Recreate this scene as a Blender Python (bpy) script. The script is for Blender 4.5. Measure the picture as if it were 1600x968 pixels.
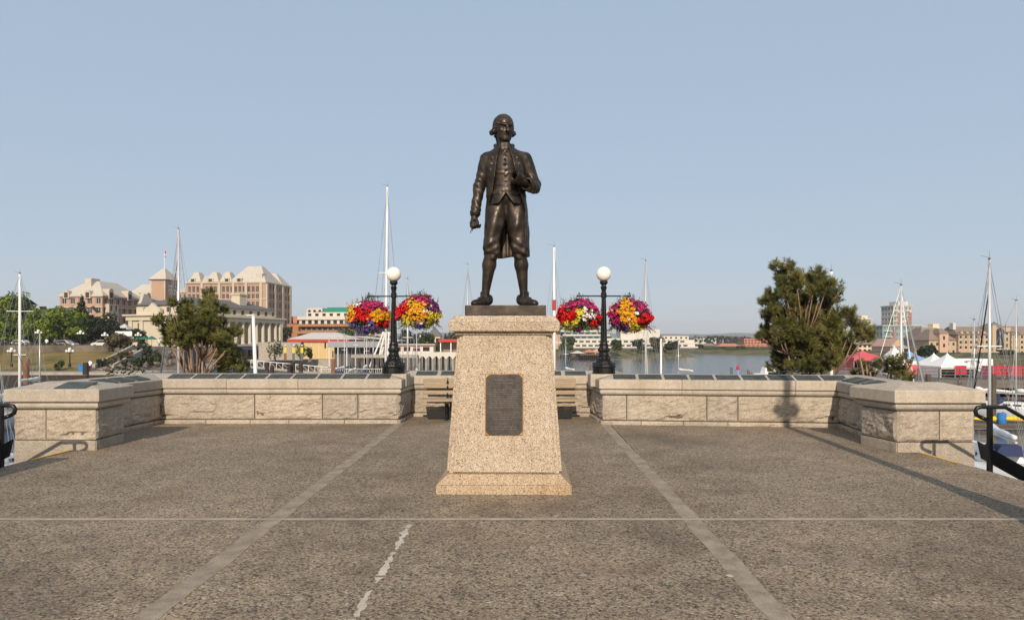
import bpy, math, random
import numpy as np
from mathutils import Vector, Matrix, noise
R = math.radians
random.seed(7)
for o in list(bpy.data.objects): bpy.data.objects.remove(o)
SC = bpy.context.scene
COL = SC.collection
# ------------------------------------------------------------------ camera, sky, sun, exposure
EYE = 1.65
FPX = 1067.0          # focal length in pixels of the 1600 px wide photograph
HOR = 530.0
cam_d = bpy.data.cameras.new('camera'); cam = bpy.data.objects.new('camera', cam_d); COL.objects.link(cam)
cam.location = (0, 0, EYE); cam.rotation_euler = (R(90), 0, 0)
cam_d.sensor_width = 36.0; cam_d.lens = FPX / 1600 * 36; cam_d.shift_y = (HOR - 484) / 1600
cam_d.clip_start = 0.05; cam_d.clip_end = 30000
SC.camera = cam
SUN_EL, SUN_AZ_OFF = 26.5, 3.2          # sun stands behind the camera, a little to its left
wd = bpy.data.worlds.new('World'); SC.world = wd; wd.use_nodes = True
wn = wd.node_tree.nodes; wl = wd.node_tree.links
sky = wn.new('ShaderNodeTexSky'); sky.sky_type = 'NISHITA'; sky.sun_disc = False
sky.sun_elevation = R(SUN_EL); sky.sun_rotation = R(180 + SUN_AZ_OFF)
sky.air_density = 0.6; sky.dust_density = 2.0; sky.ozone_density = 4.0; sky.altitude = 0
hs = wn.new('ShaderNodeHueSaturation'); hs.inputs['Saturation'].default_value = 2.3; hs.inputs['Value'].default_value = 3.02
gm = wn.new('ShaderNodeGamma'); gm.inputs['Gamma'].default_value = 0.14; wl.new(sky.outputs[0], gm.inputs['Color']); wl.new(gm.outputs[0], hs.inputs['Color']); wl.new(hs.outputs[0], wn['Background'].inputs['Color'])
wn['Background'].inputs['Strength'].default_value = 0.15
sd = bpy.data.lights.new('sun', 'SUN'); sd.energy = 3.6; sd.angle = R(0.6); sd.color = (1.0, 0.87, 0.71)
sun = bpy.data.objects.new('sun', sd); COL.objects.link(sun)
az = R(SUN_AZ_OFF); el = R(SUN_EL)
sun.rotation_euler = Vector((math.sin(az) * math.cos(el), math.cos(az) * math.cos(el), -math.sin(el))).to_track_quat('-Z', 'Y').to_euler()
sun.location = (-3, -30, 18)
vs = SC.view_settings; vs.view_transform = 'Standard'; vs.look = 'None'; vs.exposure = 0.3; vs.gamma = 1.0; vs.use_curve_mapping = False
SC.render.engine = 'CYCLES'

# ------------------------------------------------------------------ helpers
def px(x, D): return (x - 800) / FPX * D           # photograph column at distance D -> metres to the side
def pz(y, D): return EYE - (y - HOR) / FPX * D     # photograph row at distance D -> height
WATER_Z = -5.0

class MB:
    """collects faces, built into one mesh object"""
    def __init__(s): s.v = []; s.f = []
    def add(s, vs_, fs):
        o = len(s.v); s.v.extend(tuple(p) for p in vs_); s.f.extend(tuple(i + o for i in f) for f in fs); return s
    def quad(s, a, b, c, d): return s.add([a, b, c, d], [(0, 1, 2, 3)])
    def box(s, x0, x1, y0, y1, z0, z1, bev=0):
        v = [(x0,y0,z0),(x1,y0,z0),(x1,y1,z0),(x0,y1,z0),(x0,y0,z1),(x1,y0,z1),(x1,y1,z1),(x0,y1,z1)]
        f = [(0,3,2,1),(4,5,6,7),(0,1,5,4),(1,2,6,5),(2,3,7,6),(3,0,4,7)]
        return s.add(v, f)
    def frustum(s, lo, hi):
        """lo, hi = (x0,x1,y0,y1,z)"""
        def r(q): x0,x1,y0,y1,z = q; return [(x0,y0,z),(x1,y0,z),(x1,y1,z),(x0,y1,z)]
        return s.add(r(lo)+r(hi), [(0,3,2,1),(4,5,6,7),(0,1,5,4),(1,2,6,5),(2,3,7,6),(3,0,4,7)])
    def prism(s, poly, z0, z1, top=None):
        n = len(poly); t = top or poly
        return s.add([(x,y,z0) for x,y in poly]+[(x,y,z1) for x,y in t],
                     [tuple(range(n-1,-1,-1)), tuple(range(n,2*n))]+[(i,(i+1)%n,n+(i+1)%n,n+i) for i in range(n)])
    def lathe(s, prof, n=16, c=(0,0,0), ph=0.0, sx=1, sy=1):
        """prof = [(r,z)...] bottom to top"""
        v = []; f = []; m = len(prof)
        for r, z in prof:
            for k in range(n):
                a = 2*math.pi*k/n+ph; v.append((c[0]+r*math.cos(a)*sx, c[1]+r*math.sin(a)*sy, c[2]+z))
        for j in range(m-1):
            for k in range(n):
                k2 = (k+1) % n; f.append((j*n+k, j*n+k2, (j+1)*n+k2, (j+1)*n+k))
        f.append(tuple(range(n-1,-1,-1))); f.append(tuple(range((m-1)*n, m*n)))
        return s.add(v, f)
    def bar(s, a, b, r0, r1=None, n=8):
        a = Vector(a); b = Vector(b); r1 = r0 if r1 is None else r1
        d = (b-a).normalized(); u = d.orthogonal().normalized(); w = d.cross(u)
        v = []
        for p, r in ((a, r0), (b, r1)):
            for k in range(n):
                t = 2*math.pi*k/n; v.append(p+u*(r*math.cos(t))+w*(r*math.sin(t)))
        return s.add(v, [tuple(range(n-1,-1,-1)), tuple(range(n,2*n))]+[(k,(k+1)%n,n+(k+1)%n,n+k) for k in range(n)])
    def tube(s, pts, r, n=6, r1=None):
        pts = [Vector(p) for p in pts]; m = len(pts); v = []; f = []
        r1 = r if r1 is None else r1
        t0 = (pts[1]-pts[0]).normalized(); u = t0.orthogonal().normalized()
        for i, p in enumerate(pts):
            t = (pts[min(i+1,m-1)]-pts[max(i-1,0)]).normalized()
            u = (u-t*u.dot(t)).normalized(); w = t.cross(u); rr = r+(r1-r)*i/(m-1)
            for k in range(n):
                a = 2*math.pi*k/n; v.append(p+u*(rr*math.cos(a))+w*(rr*math.sin(a)))
        for i in range(m-1):
            for k in range(n):
                k2 = (k+1)%n; f.append((i*n+k, i*n+k2, (i+1)*n+k2, (i+1)*n+k))
        f.append(tuple(range(n-1,-1,-1))); f.append(tuple(range((m-1)*n, m*n)))
        return s.add(v, f)
    def obox(s, c, ux, uy, uz):
        """box with centre c and half-axis vectors"""
        c = Vector(c); ux = Vector(ux); uy = Vector(uy); uz = Vector(uz)
        v = [c+ux*i+uy*j+uz*k for k in (-1,1) for j in (-1,1) for i in (-1,1)]
        return s.add(v, [(0,2,3,1),(4,5,7,6),(0,1,5,4),(1,3,7,5),(3,2,6,7),(2,0,4,6)])
    def sphere(s, c, r, n=12, m=8, sz=1.0):
        pr = [(max(1e-4, r*math.sin(math.pi*j/m)), -r*sz*math.cos(math.pi*j/m)) for j in range(m+1)]
        return s.lathe(pr, n, c)
    def mesh(s, name, mat, smooth=False):
        me = bpy.data.meshes.new(name); me.from_pydata(s.v, [], s.f); me.update()
        if mat: me.materials.append(mat)
        if smooth: me.polygons.foreach_set('use_smooth', [True]*len(me.polygons))
        return me
    def build(s, name, mat, parent=None, smooth=False, loc=None, autos=None):
        return link(name, s.mesh(name, mat, smooth), parent, loc)

def link(name, data, parent=None, loc=None, rz=0.0):
    o = bpy.data.objects.new(name, data); COL.objects.link(o)
    if parent: o.parent = parent
    if loc is not None: o.location = loc
    if rz: o.rotation_euler = (0, 0, rz)
    return o
def tag(o, label, cat, group=None, kind=None):
    o['label'] = label; o['category'] = cat
    if group: o['group'] = group
    if kind: o['kind'] = kind
    return o
def thing(name, label, cat, loc=(0,0,0), rz=0.0, group=None):
    o = bpy.data.objects.new(name, None); COL.objects.link(o); o.location = loc; o.rotation_euler = (0,0,rz)
    o.empty_display_size = 0.2
    return tag(o, label, cat, group)
def struct(o):
    o['kind'] = 'structure'; return o
def copy_tree(o, parent=None):
    c = o.copy(); COL.objects.link(c); c.parent = parent
    for ch in list(o.children): copy_tree(ch, c)
    return c
def bevelled(o, w, seg=2):
    m = o.modifiers.new('bevel', 'BEVEL'); m.width = w; m.segments = seg; m.limit_method = 'ANGLE'; m.angle_limit = R(35)
    return o

# ------------------------------------------------------------------ materials
class NT:
    def __init__(s, name, rough=0.7, metal=0.0, spec=0.5):
        s.m = bpy.data.materials.new(name); s.m.use_nodes = True
        s.n = s.m.node_tree.nodes; s.l = s.m.node_tree.links
        s.b = s.n['Principled BSDF']; s.b.inputs['Roughness'].default_value = rough
        s.b.inputs['Metallic'].default_value = metal; s.b.inputs['Specular IOR Level'].default_value = spec
        s.pos = s.n.new('ShaderNodeNewGeometry').outputs['Position']
    def obj(s): s.pos = s.n.new('ShaderNodeTexCoord').outputs['Object']; return s
    def noise(s, scale, detail=3, rough=0.55, vec=None):
        t = s.n.new('ShaderNodeTexNoise'); t.inputs['Scale'].default_value = scale; t.inputs['Detail'].default_value = detail
        t.inputs['Roughness'].default_value = rough; s.l.new(vec or s.pos, t.inputs['Vector']); return t.outputs['Fac']
    def voro(s, scale, out='Distance', feat='F1', rand=1.0, vec=None):
        t = s.n.new('ShaderNodeTexVoronoi'); t.feature = feat; t.inputs['Scale'].default_value = scale
        t.inputs['Randomness'].default_value = rand; s.l.new(vec or s.pos, t.inputs['Vector']); return t.outputs[out]
    def scaled(s, v):
        t = s.n.new('ShaderNodeMapping'); t.inputs['Scale'].default_value = v; s.l.new(s.pos, t.inputs['Vector']); return t.outputs[0]
    def ramp(s, fac, stops, interp='LINEAR'):
        t = s.n.new('ShaderNodeValToRGB'); t.color_ramp.interpolation = interp; e = t.color_ramp.elements
        while len(e) < len(stops): e.new(0.5)
        for q, (p, c) in zip(e, stops): q.position = p; q.color = (*c, 1) if len(c) == 3 else c
        s.l.new(fac, t.inputs['Fac']); return t.outputs['Color']
    def mix(s, fac, a, b, mode='MIX'):
        t = s.n.new('ShaderNodeMix'); t.data_type = 'RGBA'; t.blend_type = mode
        for k, v in ((0, fac), (6, a), (7, b)):
            if hasattr(v, 'links') or hasattr(v, 'is_linked'): s.l.new(v, t.inputs[k])
            else: t.inputs[k].default_value = v if k == 0 else (*v, 1)
        return t.outputs[2]
    def math(s, op, a, b=0.0):
        t = s.n.new('ShaderNodeMath'); t.operation = op
        for k, v in ((0, a), (1, b)):
            if hasattr(v, 'is_linked'): s.l.new(v, t.inputs[k])
            else: t.inputs[k].default_value = v
        return t.outputs[0]
    def color(s, c):
        if hasattr(c, 'is_linked'): s.l.new(c, s.b.inputs['Base Color'])
        else: s.b.inputs['Base Color'].default_value = (*c, 1)
        return s
    def rough(s, c): s.l.new(c, s.b.inputs['Roughness']); return s
    def bump(s, h, strength=0.3, dist=0.01):
        t = s.n.new('ShaderNodeBump'); t.inputs['Strength'].default_value = strength; t.inputs['Distance'].default_value = dist
        s.l.new(h, t.inputs['Height']); s.l.new(t.outputs[0], s.b.inputs['Normal']); return s
def sc3(c, k): return tuple(min(1, v*k) for v in c)
def plain(name, c, rough=0.6, metal=0.0, var=0.18, scale=3.0, bump=0.0, bscale=30, spec=0.5):
    """a paint / plaster / wood like colour with soft wear"""
    t = NT(name, rough, metal, spec)
    n = t.noise(scale, 5, 0.65)
    t.color(t.ramp(n, [(0.25, sc3(c, 1-var)), (0.55, c), (0.8, sc3(c, 1+var*0.7))]))
    if bump: t.bump(t.noise(bscale, 3), bump, 0.01)
    return t.m
def leafy(name, dark, mid, light, scale=1.5):
    t = NT(name, 0.6, 0, 0.25)
    n = t.noise(scale, 2); i = t.n.new('ShaderNodeObjectInfo')
    t.color(t.ramp(n, [(0.3, dark), (0.5, mid), (0.72, light)]))
    t.b.inputs['Subsurface Weight'].default_value = 0.0
    return t.m
M = {}
def mk_stone(name, base, warm, dark, speck=140, bump=0.35, salt=0):
    t = NT(name, 0.85, 0, 0.3)
    big = t.noise(1.7, 4, 0.6); mid = t.noise(14, 3); sp = t.voro(speck, 'Color')
    sep = t.n.new('ShaderNodeSeparateColor'); t.l.new(sp, sep.inputs[0])
    c = t.ramp(big, [(0.3, warm), (0.65, base)])
    c = t.mix(0.35, c, t.ramp(mid, [(0.3, sc3(base, .72)), (0.7, sc3(base, 1.12))]))
    g = t.ramp(sep.outputs[0], [(0.0, dark), (0.10, dark), (0.16, (.5,.5,.5)), (0.8, (.5,.5,.5)), (0.9, (.72,.72,.72))])
    c = t.mix(0.85 if salt else .5, c, g, 'OVERLAY')
    if salt:
        s3 = t.n.new('ShaderNodeSeparateColor'); t.l.new(t.voro(speck*.72, 'Color'), s3.inputs[0])
        c = t.mix(.55, c, t.ramp(s3.outputs[1], [(0, (.22,.2,.18)), (.12, (.30,.27,.24)), (.2, (.5,.5,.5)), (.72, (.5,.5,.5)), (.86, (.70,.66,.6)), (1, (.82,.78,.72))]), 'OVERLAY')
    oi = t.n.new('ShaderNodeObjectInfo'); c = t.mix(.55 if not salt else .15, c, t.ramp(oi.outputs['Random'], [(0, (.40,.41,.42)), (.5, (.50,.495,.49)), (1, (.59,.57,.54))]), 'OVERLAY')
    st = t.n.new('ShaderNodeMapping'); st.inputs['Scale'].default_value = (3.2, 3.2, .5); t.l.new(t.pos, st.inputs['Vector'])
    c = t.mix(.32, c, t.ramp(t.noise(1.6, 5, .7, st.outputs[0]), [(.32, (.30,.27,.22)), (.55, (.52,.52,.52))]), 'OVERLAY')
    t.color(c); t.bump(t.noise(60, 4, .7), bump, 0.006); return t.m
M['granite'] = mk_stone('granite_rough', (.425,.368,.298), (.34,.282,.215), (.08,.07,.06), 110, 1.0)
M['coping'] = mk_stone('granite_coping', (.455,.40,.33), (.385,.325,.255), (.12,.11,.10), 160, .2)
M['pinkgranite'] = mk_stone('pedestal_granite', (.46,.378,.288), (.42,.33,.235), (.012,.010,.008), 175, .15, 1)
M['stained'] = mk_stone('iron_stained_granite', (.44,.34,.235), (.38,.26,.155), (.012,.010,.008), 175, .15, 1)
M['mortar'] = plain('mortar', (.12,.095,.07), .95, var=.3, scale=20)
def mk_agg():
    t = NT('exposed_aggregate', 0.8, 0, 0.35)
    peb = t.voro(58, 'Color'); d = t.voro(58, 'Distance'); sep = t.n.new('ShaderNodeSeparateColor'); t.l.new(peb, sep.inputs[0])
    c = t.ramp(sep.outputs[0], [(0, (.016,.013,.011)), (.15, (.030,.025,.020)), (.19, (.205,.158,.106)), (.55, (.315,.243,.164)), (.85, (.42,.333,.23)), (.92,(.26,.15,.105)), (.96, (.40,.34,.26)), (1, (.60,.53,.43))])
    fine = t.voro(110, 'Color'); s2 = t.n.new('ShaderNodeSeparateColor'); t.l.new(fine, s2.inputs[0])
    c = t.mix(0.34, c, t.ramp(s2.outputs[1], [(0, (.03,.024,.019)), (.2, (.20,.155,.104)), (.6, (.285,.222,.152)), (1, (.50,.41,.29))]))
    big = t.noise(.55, 5, .6); b2 = t.noise(2.6, 4, .65)
    c = t.mix(0.85, c, t.ramp(big, [(.3, (.36,.35,.34)), (.5, (.5,.49,.48)), (.7, (.6,.585,.56))]), 'OVERLAY')
    c = t.mix(0.6, c, t.ramp(b2, [(.3, (.38,.38,.38)), (.6, (.55,.55,.55))]), 'OVERLAY')
    red = t.noise(1.15, 4, .7); c = t.mix(t.ramp(red, [(.52, (0,0,0)), (.72, (.5,.5,.5))]), c, (.20,.125,.085))
    spot = t.voro(1.7, 'Distance'); c = t.mix(t.ramp(spot, [(.0, (.75,.75,.75)), (.022, (.75,.75,.75)), (.035, (0,0,0))]), c, (.05,.042,.035))
    wear = t.noise(.33, 6, .75); c = t.mix(t.ramp(wear, [(.36, (.42,.42,.42)), (.5, (0,0,0))]), c, (.075,.06,.045))
    gap = t.ramp(d, [(.0, (1,1,1)), (.5, (1,1,1)), (.8, (.5,.48,.45))])
    c = t.mix(0.7, c, gap, 'MULTIPLY')
    t.color(c); t.bump(t.math('MULTIPLY', d, -1.0), .45, .008); return t.m
M['agg'] = mk_agg()
def mk_band(name, a, b):
    t = NT(name, .9, 0, .25); n = t.noise(5, 6, .7); f = t.noise(90, 3, .7)
    c = t.ramp(n, [(.3, a), (.7, b)]); c = t.mix(.45, c, t.ramp(f, [(.35, (.3,.3,.3)), (.65, (.66,.66,.66))]), 'OVERLAY')
    t.color(c); t.bump(f, .25, .004); return t.m
M['band'] = mk_band('joint_band_dark', (.185,.15,.108), (.40,.328,.242))
M['band2'] = mk_band('joint_band_pale', (.19,.155,.112), (.41,.338,.252))
M['thinband'] = mk_band('thin_joint', (.29,.24,.18), (.47,.40,.315))
M['paintw'] = mk_band('flaked_white_paint', (.40,.345,.27), (.62,.55,.45))
M['painty'] = mk_band('worn_yellow_paint', (.5,.30,.05), (.75,.48,.10))
def mk_bronze(name, c, hi, rough=.42, metal=.85):
    t = NT(name, rough, metal, .5).obj()
    n = t.noise(7, 5, .65); f = t.noise(40, 3)
    t.color(t.ramp(n, [(.28, sc3(c,.55)), (.5, c), (.75, hi)])); t.rough(t.ramp(f, [(.3, (rough-.1,)*3), (.7, (rough+.16,)*3)]))
    t.bump(t.noise(55, 3), .12, .004); return t.m
M['bronze'] = mk_bronze('dark_bronze', (.046,.035,.027), (.112,.082,.056), .43, .66)
M['plaque'] = mk_bronze('plaque_bronze', (.046,.037,.031), (.056,.046,.038), .55, .3)
M['letter'] = mk_bronze('raised_letter_bronze', (.085,.070,.057), (.10,.083,.068), .5, .3)
M['greenplaque'] = mk_bronze('weathered_plaque', (.085,.09,.078), (.13,.14,.12), .5, .45)
M['brass'] = mk_bronze('polished_brass', (.32,.16,.045), (.5,.27,.08), .45, .6)
M['iron'] = plain('black_painted_iron', (.010,.010,.010), .38, .2, .3, 12, .1, 60)
M['rubber'] = plain('black_rubber', (.012,.012,.012), .7)
t_ = NT('opal_globe_glass', .25, 0, .5); t_.color((.86,.79,.70)); t_.b.inputs['Subsurface Weight'].default_value = .3; t_.b.inputs['Subsurface Radius'].default_value = (.1,.1,.1); M['globe'] = t_.m
def mk_wood(name, a, b):
    t = NT(name, .8, 0, .25); v = t.scaled((1.2, 30, 30)); n = t.noise(3, 5, .7, v)
    t.color(t.ramp(n, [(.3, a), (.7, b)])); t.bump(n, .2, .004); return t.m
M['wood'] = mk_wood('weathered_bench_wood', (.24,.17,.11), (.44,.34,.23))
M['concrete'] = plain('concrete', (.36,.32,.26), .9, var=.25, scale=1.3, bump=.3, bscale=12)
M['white'] = plain('white_paint', (.78,.76,.72), .5, var=.08)
M['alu'] = plain('mast_aluminium', (.62,.61,.59), .38, .35, .08)
M['wire'] = plain('stainless_wire', (.42,.42,.42), .4, .6, .05)
M['glass'] = plain('dark_window_glass', (.030,.030,.034), .12, 0, .3, .4, spec=.7)
# ------------------------------------------------------------------ plaza paving
LX, RX = -6.62, 5.98                      # nosing of the stairs on each side
plaza = struct(MB().prism([(LX,-6),(RX,-6),(RX,10.02),(6.2,10.02),(6.35,13.3),(1.72,13.9),(1.72,15.0),(-2.2,15.0),(-2.25,13.9),(-7.35,13.9),(-7.35,10.9),(-6.7,10.22),(LX,10.22)], -0.45, -0.02).build('plaza', M['concrete']))
def gp(x, y): D = FPX*EYE/(y-HOR); return ((x-800)/FPX*D, D)
# band centre lines (measured), as functions of depth
def bandL(D): return -2.155 + (D-13.2)*(-1.0*( -2.155+2.13)/9) - 0.0*D
bl0, bl1 = gp(262, 940), gp(630, 656); br0, br1 = gp(1190, 932), gp(944, 661)
def lerp_at(p0, p1, D): t = (D-p0[1])/(p1[1]-p0[1]); return p0[0]+(p1[0]-p0[0])*t
xl = lambda D: lerp_at(bl0, bl1, D)
xr = lambda D: lerp_at(br0, br1, D)
JY = gp(800, 811)[1]                       # distance of the thin cross joint
bw = 0.058; jw = 0.022
def slab(poly):
    # sheet with its own thickness
    o = MB().prism(poly, -0.02, 0.0).build('paving_slab', M['agg'], plaza); return bevelled(o, .006, 1)
DEPTHS = [(-6, JY-jw), (JY+jw, None)]
slab([(LX,-6),(xl(-6)-bw,-6),(xl(JY)-bw,JY-jw),(LX,JY-jw)])
slab([(xl(-6)+bw,-6),(xr(-6)-bw,-6),(xr(JY)-bw,JY-jw),(xl(JY)+bw,JY-jw)])
slab([(xr(-6)+bw,-6),(RX,-6),(RX,JY-jw),(xr(JY)+bw,JY-jw)])
slab([(LX,JY+jw),(xl(JY)-bw,JY+jw),(xl(13.7)-bw,13.7),(-7.3,13.7),(-7.3,10.92),(-6.7,10.24),(LX,10.24)])
slab([(xl(JY)+bw,JY+jw),(xr(JY)-bw,JY+jw),(xr(13.7)-bw,13.7),(1.7,14.9),(-2.17,14.9),(xl(13.7)+bw,13.7)])
slab([(xr(JY)+bw,JY+jw),(RX,JY+jw),(RX,10.06),(6.15,10.06),(6.3,13.2),(xr(13.7)-bw+.17,13.7)])
for fx, bm_ in ((xl, 'band'), (xr, 'band2')):
    rb = random.Random(len(bm_)); bq = MB(); NB = 260; rows_ = []
    for i in range(NB+1):
        y_ = -6+19.7*i/NB; e_ = lambda k: .014*noise.noise(Vector((y_*2.3, k, 0)))+.010*noise.noise(Vector((y_*9, k, 0)))
        rows_ += [(fx(y_)-bw-.02+e_(1.5), y_, .0018), (fx(y_)+bw+.02+e_(7.5), y_, .0018)]
    bq.add(rows_, [(2*i, 2*i+1, 2*i+3, 2*i+2) for i in range(NB)]); bq.build('joint_band', M[bm_], plaza)
bq = MB(); NB = 420; rows_ = []
for i in range(NB+1):
    x_ = LX+(RX-LX)*i/NB; e_ = lambda k: .006*noise.noise(Vector((x_*3.1, k, 0)))+.006*noise.noise(Vector((x_*14, k, 0)))
    rows_ += [(x_, JY-jw-.014+e_(2.5), .0036), (x_, JY+jw+.014+e_(8.5), .0036)]
bq.add(rows_, [(2*i, 2*i+2, 2*i+3, 2*i+1) for i in range(NB)]); bq.build('cross_joint', M['thinband'], plaza)
# flaked white paint line
rng = random.Random(5)
pm = MB()
p0 = Vector(gp(640, 819)); p1 = Vector(gp(543, 985)); dv = (p1-p0); Lp = dv.length; dv.normalize(); nv = Vector((-dv.y, dv.x))
sgs = [(0,.06),(.05,.33),(.355,.385),(.39,.66),(.72,1.0)]
for a, b in sgs:
    L = []; Rr = []
    n = 16
    for i in range(n+1):
        t = a+(b-a)*i/n; e = min(i, n-i)/n*2
        w = .034*(.3+.7*min(1, e*2))*rng.uniform(.35, 1.3)
        off = rng.uniform(-.012, .012)
        c = p0+dv*(Lp*t)
        L.append(c+nv*(w+off)); Rr.append(c-nv*(w-off))
    for i in range(n):
        if rng.random() < .04: continue
        pm.quad((*L[i], .0025), (*L[i+1], .0025), (*Rr[i+1], .0025), (*Rr[i], .0025))
for x, y in ((1141, 900),):
    c = Vector(gp(x, y)); q = [c+Vector((math.cos(a)*.03*rng.uniform(.5,1), math.sin(a)*.05*rng.uniform(.5,1))) for a in [k*math.pi/4 for k in range(8)]]
    pm.add([(*p, .0062) for p in q], [tuple(range(8))])
pm.build('paint_line', M['paintw'], plaza)
# yellow nosing strips
for x0, x1, D0, D1 in ((LX+.0, LX+.06, 9.35, 10.2), (RX-.06, RX, 9.1, 9.95)):
    MB().quad((x0,D0,.004),(x1,D0,.004),(x1,D1,.004),(x0,D1,.004)).build('nosing_stripe', M['painty'], plaza)

# stairs down on both sides
def stairs(sgn, x0, D0, D1, label):
    t = thing('stone_stair', label, 'stairs', (x0, 0, 0))
    for k in range(18):
        a = x0*0+sgn*(.002+k*.30); b = sgn*(.002+(k+1)*.30+.02)
        o = MB().box(min(a,b), max(a,b), D0, D1, -.17*(k+1)-.9, -.17*(k+1)).build('step', M['concrete'], t)
    return t
stairs(1, RX, 7.62, 9.98, 'concrete stair going down right of the terrace to the boats')
stairs(-1, LX, 7.62, 10.18, 'concrete stair going down left of the terrace to the quay')
# handrails in the middle of each stair
def handrail(sgn, x0, D, ztop, label):
    t = thing('stair_handrail', label, 'handrail', (x0, D, 0))
    s = sgn
    run = [(0*s,0,ztop-.13),(-.05*s,0,ztop-.10),(-.065*s,0,ztop-.05),(-.04*s,0,ztop-.01),(.02*s,0,ztop),(.32*s,0,ztop-.004)]
    run += [((.32+q)*s,0,ztop-.004-.58*q) for q in (.08,.6,1.6,2.6,3.8)]
    MB().tube(run, .026, 10).build('top_rail', M['iron'], t, True)
    MB().tube([(0,0,ztop-.13),(.08*s,0,ztop-.16)], .026, 8).build('return_loop', M['iron'], t, True)
    for q in (.12, 1.5, 3.0):
        zt = ztop if q < .32 else ztop-.58*(q-.32)
        MB().box(q*s-.025, q*s+.025, -.025, .025, -.57*q-.35, zt-.01).build('post', M['iron'], t)
    # solid side plate following the steps
    z0 = ztop-.46
    m = MB(); a = [(-.03*s, z0+.02), (3.8*s, z0-.58*3.65), (3.8*s, z0-.58*3.65-.2), (.02*s, z0-.2)]
    m.add([(x, y, z) for y in (-.02, .02) for x, z in a], [(0,1,2,3),(7,6,5,4),(0,4,5,1),(1,5,6,2),(2,6,7,3),(3,7,4,0)])
    m.build('side_plate', M['iron'], t)
    return t
handrail(1, 5.98, 8.72, .79, 'black iron handrail going down the right stair beside the moored boats')
handrail(-1, -6.48, 8.82, .80, 'black iron handrail going down the left stair at the photo edge')

# ------------------------------------------------------------------ parapet walls
COP = [(-.075,.69),(-.085,.70),(-.085,.855),(-.07,.868),(.27,.955),(.62,.955),(.66,.90),(.66,.69)]
BEAD = [(-.005,.578),(-.035,.585),(-.06,.61),(-.066,.635),(-.058,.662),(-.045,.672),(-.045,.679),(.55,.679),(.55,.578)]
def n2(d): return Vector((-d.y, d.x))       # left-hand normal: away from the plaza when walked left to right... checked per polyline
def sweep(A, nA, B, nB, prof):
    """solid between the section at A (offset vector nA per unit) and at B"""
    k = len(prof); v = []
    for P, n in ((A, nA), (B, nB)):
        for u, z in prof: q = P+n*u; v.append((q.x, q.y, z))
    return MB().add(v, [tuple(range(k)), tuple(range(2*k-1, k-1, -1))]+[(i, k+i, k+(i+1)%k, (i+1)%k) for i in range(k)])
def rock(A, d, n, L, z0, z1, seed, bulge=.035, margin=.03, deep=.12, top_margin=True):
    """a rock faced block: front grid pushed out towards -n"""
    nu = max(8, int(L/.038)); nz = max(4, int((z1-z0)/.03)); v = []; f = []
    off = Vector((seed*3.17, seed*1.3, seed*.7))
    for j in range(nz+1):
        for i in range(nu+1):
            s_ = i/nu*L; z = z0+(z1-z0)*j/nz
            e = min(s_, L-s_, z1-z, (z-z0))
            k = max(0, min(1, (e-margin*.5)/.022))
            p = Vector((s_, z, 0))*1.0+off
            h = .55+.30*noise.noise(p*2.0)+.38*noise.noise(Vector((p.x*5, p.y*9, p.z)))+.42*noise.noise(Vector((p.x*13, p.y*22, p.z)))
            cell = noise.voronoi(Vector((p.x*2.4, p.y*5, p.z)))[1][0]; h += .5*(noise.noise(cell*7.7))
            low = max(0, 1-(z-z0)/(.42*(z1-z0)))
            edge_ = .10*(z1-z0)/.45+.07*noise.noise(Vector((s_*2.6+seed*7.7, 1.3, 0)))+.03*noise.noise(Vector((s_*11, seed*2.2, 0)))
            chip = noise.noise(Vector((s_*1.7+seed*3.9, 8.1, 0)))
            crack = min(1.0, max(0, chip-.12)*5) if (z-z0) < edge_ and k > .3 else 0.0
            u = -k*bulge*max(.05, h)+k*crack*bulge
            q = A+d*s_+n*u; v.append((q.x, q.y, z))
    for j in range(nz):
        for i in range(nu):
            a = j*(nu+1)+i; f.append((a, a+1, a+nu+2, a+nu+1))
    # back rim
    o = len(v); rim = [i for i in range(nu+1)]+[(j+1)*(nu+1)-1 for j in range(1, nz+1)]+[nz*(nu+1)+i for i in range(nu-1, -1, -1)]+[j*(nu+1) for j in range(nz-1, 0, -1)]
    for i in rim: x, y, z = v[i]; v.append((x+n.x*deep, y+n.y*deep, z))
    r = len(rim)
    for k in range(r): f.append((rim[k], o+k, o+(k+1)%r, rim[(k+1)%r]))
    return MB().add(v, f)
SEED = [1]
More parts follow.
